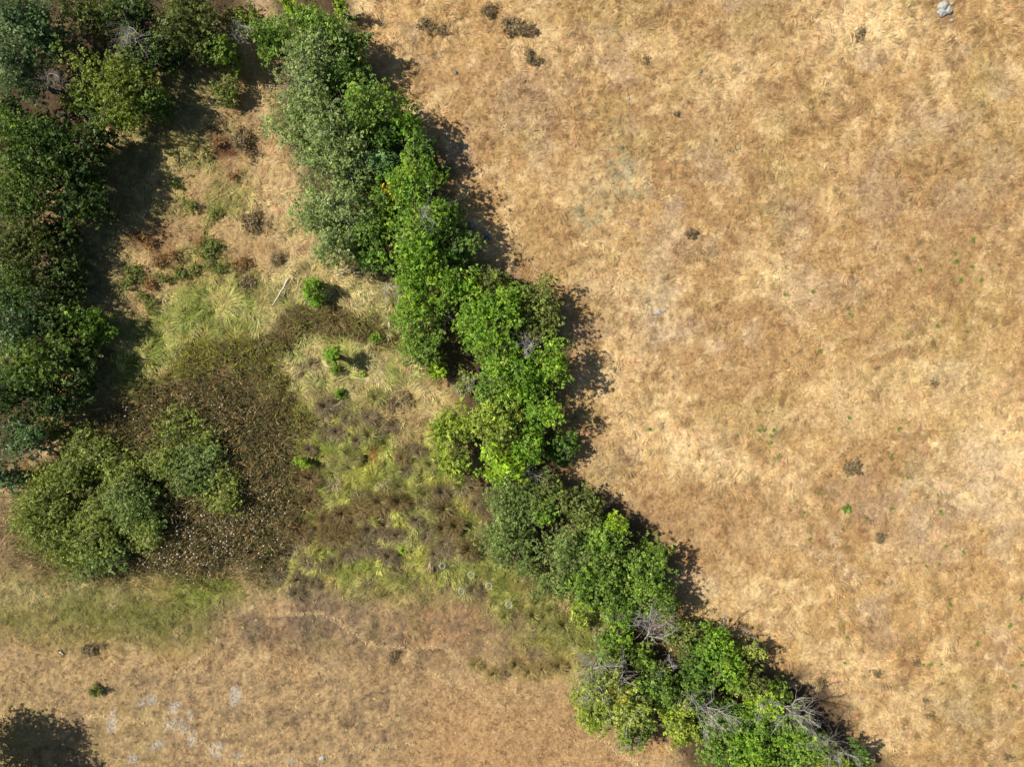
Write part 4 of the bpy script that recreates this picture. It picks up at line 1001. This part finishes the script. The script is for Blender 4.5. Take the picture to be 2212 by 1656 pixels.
# ---- green weeds in the dry field
def weed_mesh(seed):
    r = np.random.default_rng(seed); n = 26
    a = r.uniform(0, 6.283, n)
    c = np.array((0.16, 0.25, 0.04)) * np.exp(r.normal(0, 0.25, n))[:, None]
    V, q, t, C = blades(r.normal(0, .08, n), r.normal(0, .08, n), np.zeros(n), a, r.uniform(.15, .32, n), r.uniform(.06, .14, n), r.uniform(.05, .09, n), c, r.normal(0, .3, n), r)
    me = np_mesh('weed', V, [q, t], C); me.materials.append(M_BLADE); return me
WM = [weed_mesh(900 + i) for i in range(3)]
def c(cx, cy, *pts): return [(553 * cx + a / 4.0, 414 * cy + b / 4.0) for a, b in pts]
WEEDS = [
    ('green weed near the pale trail crossing at the right', c(3, 1, (1770, 415), (1615, 540), (1620, 600), (1760, 645), (1300, 680), (1660, 765), (1840, 760), (1585, 760))),
    ('green weed left of the pale streaks at the right', c(3, 1, (380, 865), (148, 890), (705, 1065), (690, 1015), (660, 1280), (445, 1378), (1205, 1240), (1705, 1205), (1455, 1165))),
    ('green weed around the wide scrub patch', c(3, 2, (695, 295), (1127, 388), (90, 630), (20, 450), (48, 402), (15, 515), (1058, 625), (1197, 810), (440, 942))),
    ('green weed in the lower middle of the right field', c(3, 2, (840, 1160), (1065, 1080), (1487, 1110), (310, 1115), (1532, 1405), (1365, 1578), (1470, 1558), (1680, 1455), (355, 1340))),
    ('green weed in the lower right field', c(3, 3, (1480, 730), (1487, 770), (1405, 765), (1340, 775), (825, 877), (680, 535), (1700, 468), (1858, 492), (2080, 430), (2177, 195), (1565, 245), (2115, 955), (1910, 1637), (660, 757), (2180, 772), (1800, 587))),
    ('green weed near the hedgerow edge of the middle field', c(2, 2, (1190, 397), (2115, 240), (1945, 450), (2155, 495), (2130, 405), (2180, 400))),
]
LEFTN = ['leftmost', 'second from left', 'third from left', 'fourth from left', 'fifth from left', 'sixth from left', 'seventh from left', 'eighth from left', 'ninth from left',
         'tenth from left', 'eleventh from left', 'twelfth from left', 'thirteenth from left', 'fourteenth from left', 'fifteenth from left', 'rightmost']
for label, pts in WEEDS:
    for k_, (u, v) in enumerate(sorted(pts)):
        x, y = P(u, v)
        o = bpy.data.objects.new('weed', WM[rng.integers(3)]); col.objects.link(o)
        s = rng.uniform(0.45, 0.8); o.scale = (s, s, s); o.rotation_euler = (0, 0, rng.uniform(0, 6.28))
        o.location = (x, y, float(ground_z(x, y)) + 0.06)
        tag(o, LEFTN[k_] + ' ' + label.replace('green weed', 'of the green weeds'), 'weed', label.replace('green weed', 'green weeds'))
u, v = c(3, 2, (675, 1080))[0]; x, y = P(u, v)
o = bpy.data.objects.new('weed', WM[0]); col.objects.link(o); o.scale = (1.5, 1.5, 1.5); o.location = (x, y, float(ground_z(x, y)) + .06)
tag(o, 'largest bright green weed in the right field beside a pale squiggle of grass', 'weed')

# ------------------------------------------------------------------ dead trees
def grow(T, a, d, L, rad, depth, r, sides=4):
    n = 5
    b = a + d * L
    p = wander(a, b, n, 0.28, r)
    T.add(p, np.linspace(rad, rad * 0.45, n), sides)
    if depth <= 0: return
    for k in range(r.integers(3, 6)):
        f = r.uniform(0.25, 1.0); i = min(int(f * (n - 1)), n - 2)
        nd = d + r.normal(0, 0.55, 3); nd[2] += 0.12; nd /= np.linalg.norm(nd)
        grow(T, p[i + (f > 0.9)], nd, L * r.uniform(0.4, 0.68), rad * 0.5, depth - 1, r, 3)

def dead_tree(name, base, limbs, label, trunk_r=0.09, z0=0.0, spread=0.5, sub=2, group=None, seed=0, cat='dead tree'):
    """base: layout point of the root (height z0); limbs: (u, v, z) of each limb's end; the first is the trunk's top"""
    r = np.random.default_rng(7000 + seed); trunk_r *= 0.55
    bx, by = P(base[0], base[1], z0)
    gz = float(ground_z(bx, by))
    root = obj(name, None, loc=(bx, by, gz)); tag(root, label, cat, group)
    def W(l):
        x, y = P(l[0], l[1], l[2]); return np.array((x - bx, y - by, l[2]))
    limbs = [(a_, b_, z_ + (0.35 if z_ > 2.5 else 0.0)) for a_, b_, z_ in limbs]
    top = W(limbs[0])
    T = Tubes()
    st = np.array((0, 0, -0.1)) if z0 < 0.3 else np.array((0.0, 0, -0.1))
    path = wander(st, top, 8, 0.10, r)
    T.add(path, np.linspace(trunk_r, trunk_r * 0.35, 8), 6)
    obj('trunk', T.mesh('trunk'), M_DEAD, parent=root)
    for j, l in enumerate(limbs):
        T = Tubes()
        e = W(l)
        if j == 0:
            a = path[5]; d = e - a
        else:
            a = path[int(r.integers(2, 6))]; d = e - a
        L = np.linalg.norm(d); d /= L
        n = 6
        p = wander(a, e, n, 0.18, r)
        T.add(p, np.linspace(trunk_r * 0.55, 0.014, n), 4)
        for k in range(12):
            f = r.uniform(0.2, 1); i = min(int(f * (n - 1)), n - 1)
            nd = d + r.normal(0, spread, 3); nd[2] += 0.1; nd /= np.linalg.norm(nd)
            grow(T, p[i], nd, L * r.uniform(0.22, 0.45), trunk_r * 0.24, sub - 1, r, 3)
        obj('branch', T.mesh('branch'), M_DEAD, parent=root)
    return root

dead_tree('dead_tree', (1384, 1394), [(1420, 1322, 4.4), (1398, 1330, 4.6), (1442, 1340, 4.2), (1376, 1345, 3.8), (1408, 1308, 4.8), (1446, 1368, 3.4)], 'large bleached dead tree fanning upward in the gap of the lower hedgerow', 0.12, seed=1)
dead_tree('dead_tree', (1334, 1350), [(1318, 1328, 2.8), (1342, 1322, 2.8), (1300, 1326, 2.4)], 'small bleached dead bush left of the large dead tree', 0.05, seed=2)
dead_tree('dead_tree', (1332, 1500), [(1250, 1412, 5.6), (1300, 1425, 5.8), (1340, 1440, 5.8), (1245, 1480, 4.6), (1375, 1482, 5.2), (1270, 1510, 4.8)], 'dead tree with long pale limbs spreading over the sparse yellow-green crown', 0.11, seed=3)
dead_tree('dead_tree', (1360, 1568), [(1357, 1612, 3.4), (1330, 1616, 3.0), (1380, 1605, 3.0)], 'dead limb pointing down past the lowest left bush of the hedgerow', 0.07, seed=4)
dead_tree('dead_tree', (1524, 1556), [(1494, 1500, 4.6), (1482, 1524, 4.4), (1540, 1508, 4.6), (1570, 1580, 4.8), (1600, 1560, 4.6), (1566, 1534, 4.8), (1530, 1590, 4.2)], 'grey thicket of bare branches in the lowest hedgerow section', 0.09, seed=5, spread=.7)
dead_tree('dead_tree', (1424, 1446), [(1462, 1438, 4.0), (1444, 1410, 4.0), (1416, 1460, 3.4)], 'shaded dead branches in the dark gap below the large dead tree', 0.07, seed=6)
dead_tree('dead_tree', (1720, 1540), [(1668, 1516, 5.4), (1690, 1545, 5.2), (1756, 1535, 5.2), (1740, 1506, 5.0), (1768, 1566, 4.8), (1736, 1570, 5.2)], 'dead tree with pale limbs spreading to the field near the bottom', 0.10, seed=7)
dead_tree('dead_tree', (1800, 1606), [(1810, 1640, 3.8), (1780, 1590, 4.0), (1828, 1620, 3.8), (1790, 1656, 3.8), (1856, 1640, 3.2)], 'grey bare thicket beside the lowest right bush of the hedgerow', 0.07, seed=8, spread=.7)
dead_tree('dead_sapling', (1562, 1372), [(1576, 1322, 3.2), (1566, 1312, 3.4), (1556, 1345, 2.6)], 'thin dead sapling sticking up at the field edge beside a bright tree', 0.05, seed=9, sub=1)
dead_tree('dead_sapling', (1606, 1386), [(1622, 1362, 2.2), (1604, 1352, 2.2), (1632, 1376, 2.0)], 'small dead bush right of the thin dead sapling', 0.035, seed=10)
dead_tree('dead_branch_top', (1118, 770), [(1142, 746, 6.2), (1134, 722, 6.4), (1150, 740, 6.2), (1138, 762, 6.1)], 'bleached dead branches sticking out of a bright tree in the middle hedgerow', 0.06, seed=11)
dead_tree('dead_branch_top', (912, 470), [(914, 448, 6.9), (924, 462, 6.8), (932, 472, 6.8)], 'grey bare spray at the top of the bright tree near the boulders', 0.05, seed=12)
dead_tree('dead_bush', (838, 632), [(815, 622, 1.0), (862, 618, 1.2), (832, 650, 1.0), (870, 640, 1.0), (846, 612, 1.2)], 'brown-grey brush pile at the marsh foot of the hedgerow, beside the fallen branch', 0.05, seed=13, spread=.8)
dead_tree('dead_bush', (968, 690), [(955, 668, 1.8), (985, 660, 1.8), (960, 710, 1.6), (990, 700, 1.8)], 'dark brown dead brush in the shaded gap of the middle hedgerow', 0.05, seed=14, spread=.8)
dead_tree('dead_bush', (1006, 830), [(1000, 812, 2.4), (1024, 820, 2.4), (985, 838, 2.0), (1014, 846, 2.0)], 'grey dead twigs over the straggling bush left of the broad bright tree', 0.05, seed=15, spread=.8)
dead_tree('dead_bush', (280, 82), [(270, 70, 6.4), (296, 72, 6.4), (262, 92, 6.2), (290, 96, 6.4)], 'grey dead brush on the dark trees at the top of the wood', 0.06, seed=16, spread=.8)
dead_tree('dead_bush', (1150, 1036), [(1140, 1018, 3.6), (1170, 1030, 3.8), (1130, 1034, 3.4)], 'grey twigs showing above the first silvery willow', 0.04, seed=17, spread=.7)
dead_tree('dead_tree', (1290, 1452), [(1262, 1425, 5.9), (1252, 1448, 5.6), (1282, 1428, 5.9), (1270, 1462, 5.7)], 'bare pale twigs at the upper left corner of the sparse lower trees', 0.06, seed=21)
dead_tree('dead_tree', (1768, 1600), [(1752, 1580, 5.2), (1790, 1600, 5.0), (1776, 1622, 5.0), (1748, 1612, 5.0)], 'bare pale twigs over the last leafy trees near the bottom edge', 0.06, seed=22)
dead_tree('dead_tree', (1646, 1530), [(1640, 1518, 5.0), (1656, 1528, 5.0), (1638, 1560, 4.8)], 'bare grey limbs across the lime-yellow tree', 0.05, seed=18)
dead_tree('dead_bush', (112, 170), [(98, 160, 4.6), (118, 182, 4.6), (104, 190, 4.4), (128, 168, 4.6)], 'grey bare branches in the dark gap left of the big yellow-green tree', 0.05, seed=19, spread=.7)
dead_tree('dead_bush', (528, 66), [(510, 52, 4.0), (540, 60, 4.0), (522, 88, 3.6), (505, 80, 3.4)], 'grey twiggy bush at the top edge between wood and hedgerow', 0.05, seed=20, spread=.7)

# ------------------------------------------------------------------ fallen wood, rocks, wire hoops
def fallen(pts, rad, label, name='fallen_pole', seed=0, twigs=0):
    r = np.random.default_rng(8000 + seed)
    W = []
    for (u, v, z) in pts:
        x, y = P(u, v, z); W.append((x, y, float(ground_z(x, y)) + z))
    b = np.array(W[0]); W = np.array(W) - b
    root = obj(name, None, loc=tuple(b)); tag(root, label, 'log')
    n = 7; path = np.stack([np.interp(np.linspace(0, len(W) - 1, n), np.arange(len(W)), W[:, k]) for k in range(3)], 1)
    path += r.normal(0, 0.03, path.shape)
    T = Tubes(); T.add(path, np.linspace(rad, rad * 0.5, n), 7); obj('stem', T.mesh('stem'), M_LOG, parent=root)
    for k in range(twigs):
        T = Tubes(); i = r.integers(2, n - 1); d = path[i + 1] - path[i - 1]; d /= np.linalg.norm(d); d = d + r.normal(0, .6, 3); d[2] = abs(d[2]) * .3
        grow(T, path[i], d / np.linalg.norm(d), r.uniform(.3, .8), rad * .4, 1, r, 3)
        obj('branch', T.mesh('branch'), M_LOG, parent=root)
fallen([(624, 600, .55), (608, 630, .5), (590, 659, .42)], 0.10, 'straight pale fallen pole lying in the grass left of the lone round bush', seed=1, twigs=1)
fallen([(786, 572, .5), (752, 586, .4), (725, 598, .25)], 0.075, 'pale fallen branch sticking out of the hedgerow above the lone round bush', 'fallen_branch', seed=2, twigs=4)
fallen([(768, 588, .35), (760, 594, .25)], 0.06, 'short pale stick below the fallen branch at the hedgerow', 'fallen_branch', seed=3)
fallen([(842, 694, .3), (841, 706, .3)], 0.10, 'short weathered stump end beside the compact bright marsh-side tree', 'log_end', seed=4)
fallen([(128, 1404, .12), (136, 1414, .12)], 0.10, 'short white weathered log in the lower left sward', 'log_end', seed=5)
fallen([(1278, 1350, .3), (1294, 1372, .3)], 0.06, 'pale fallen stick in the straw tussocks left of the large dead tree', 'fallen_branch', seed=6, twigs=2)
fallen([(128, 247, .2), (140, 250, .2)], 0.09, 'pale log glinting in the shade of the wood left edge', 'log_end', seed=7)

def rock_mesh(rx, ry, rz, seed):
    r = np.random.default_rng(seed)
    import bmesh
    bm = bmesh.new(); bmesh.ops.create_icosphere(bm, subdivisions=3, radius=1.0)
    V = np.array([v.co[:] for v in bm.verts])
    planes = r.normal(0, 1, (11, 3)); planes /= np.linalg.norm(planes, axis=1, keepdims=True); off = r.uniform(0.62, 0.92, 11)
    for p, d in zip(planes, off):
        k = V @ p; ex = np.clip(k - d, 0, None); V = V - ex[:, None] * p * 0.92
    V = V * (1 + (fbm(V[:, 0] + V[:, 2] * .7 + 9, V[:, 1] - V[:, 2] * .6 + 5, .5, seed, 3) - .5)[:, None] * .3)
    V = V * np.array((rx, ry, rz))
    for v, c_ in zip(bm.verts, V): v.co = c_
    me = bpy.data.meshes.new('rock'); bm.to_mesh(me); bm.free(); return me
ROCKS = [
    (2036, 14, 13, 11, .38, 'lichen-grey boulder standing alone at the top right of the field', 0), (2032, 30, 11, 9, .30, 'lower grey slab of the broken boulder at the top right', 0),
    (2046, 24, 9, 9, .28, 'right-hand dark chunk of the broken boulder at the top right', 0), (2056, 8, 4, 4, .14, 'small grey stone right of the boulder at the top', 0),
    (2053, 46, 7, 4, .10, 'flat grey stone below the boulder at the top right', 0),
    (1018, 488, 11, 9, .42, 'upper left one of two dark boulders in the hedgerow shadow', 1), (1049, 509, 11, 10, .42, 'lower right one of two dark boulders in the hedgerow shadow', 1),
    (1058, 516, 6, 5, .22, 'small stone touching the lower of the two dark boulders', 1),
    (1421, 675, 10, 5, .16, 'flat grey rock in the middle of the open field', 0), (1432, 670, 6, 3, .10, 'thin grey stone at the tip of the flat field rock', 0),
    (1512, 156, 5, 4, .12, 'small dark stone in the upper field', 1), (1357, 213, 4, 3, .1, 'small grey stone in the upper field left of the pale grass', 0),
    (1002, 320, 9, 5, .16, 'dark stone in the tip of the upper hedgerow shadow', 1), (966, 292, 5, 4, .12, 'small stone in the upper hedgerow shadow', 0),
    (1583, 326, 4, 3, .1, 'lower left of a few tiny dark stones in the field', 1), (1592, 323, 4, 3, .1, 'rightmost of a few tiny dark stones in the field', 1), (1544, 302, 4, 3, .1, 'upper of a few tiny dark stones in the field', 1),
    (697, 1634, 8, 5, .10, 'pale grey stone slab by the trail at the bottom edge', 0), (984, 158, 5, 4, .1, 'small dark stone on the bare upper field', 1), (1924, 1254, 3, 3, .1, 'tiny white stone in the lower right field', 0),
]
for i, (u, v, a, b, h, label, dk) in enumerate(ROCKS):
    x, y = P(u, v)
    me = rock_mesh(a * S, b * S, h, 600 + i)
    o = obj('rock' if a < 9 else 'boulder', me, M_ROCKD if dk else M_ROCK, loc=(x, y, float(ground_z(x, y)) + h * 0.35), rotz=(i * 1.7) % 6.28 if a < 9 else 0.3)
    tag(o, label, 'rock')

# wire hoops guarding seedlings
def hoop(u, v, rpx, label, seed):
    r = np.random.default_rng(seed)
    x, y = P(u, v, 0.5)
    root = obj('wire_cage', None, loc=(x, y, float(ground_z(x, y)))); tag(root, label, 'plant cage', 'wire cages around seedlings')
    R = rpx * S; hgt = 0.75
    a = np.linspace(0, 2 * math.pi, 17)
    def ringm(z, rad):
        p = np.stack([np.cos(a) * R * (1 + .04 * np.sin(a * 2 + seed)), np.sin(a) * R, np.full(17, z)], 1)
        T = Tubes(); T.add(p, np.full(17, rad), 4); return T.mesh('ring')
    for z in (0.12, 0.42, hgt): obj('ring', ringm(z, 0.015 if z == hgt else 0.006), M_WIRE, parent=root)
    for k in range(6):
        t = k * math.pi / 3; T = Tubes(); T.add([(math.cos(t) * R, math.sin(t) * R, -0.05), (math.cos(t) * R, math.sin(t) * R, hgt)], [0.008, 0.008], 4)
        obj('upright_wire', T.mesh('upright_wire'), M_WIRE, parent=root)
hoop(1018, 1239, 6.5, 'pale wire hoop cage, uppermost of the bright three beside the willows', 1)
hoop(1056, 1263, 6.5, 'brightest wire hoop cage, rightmost of the clear ones below the willows', 2)
hoop(997, 1274, 6.0, 'pale wire hoop cage left of the dark shadowed tussock', 3)
hoop(955, 1222, 6.0, 'faint wire hoop cage, leftmost of them in the yellow-green grass', 4)
hoop(1099, 1302, 6.5, 'faint bluish wire hoop cage at the left foot of the lower hedgerow', 5)
print('leaves', LEAVES[0])
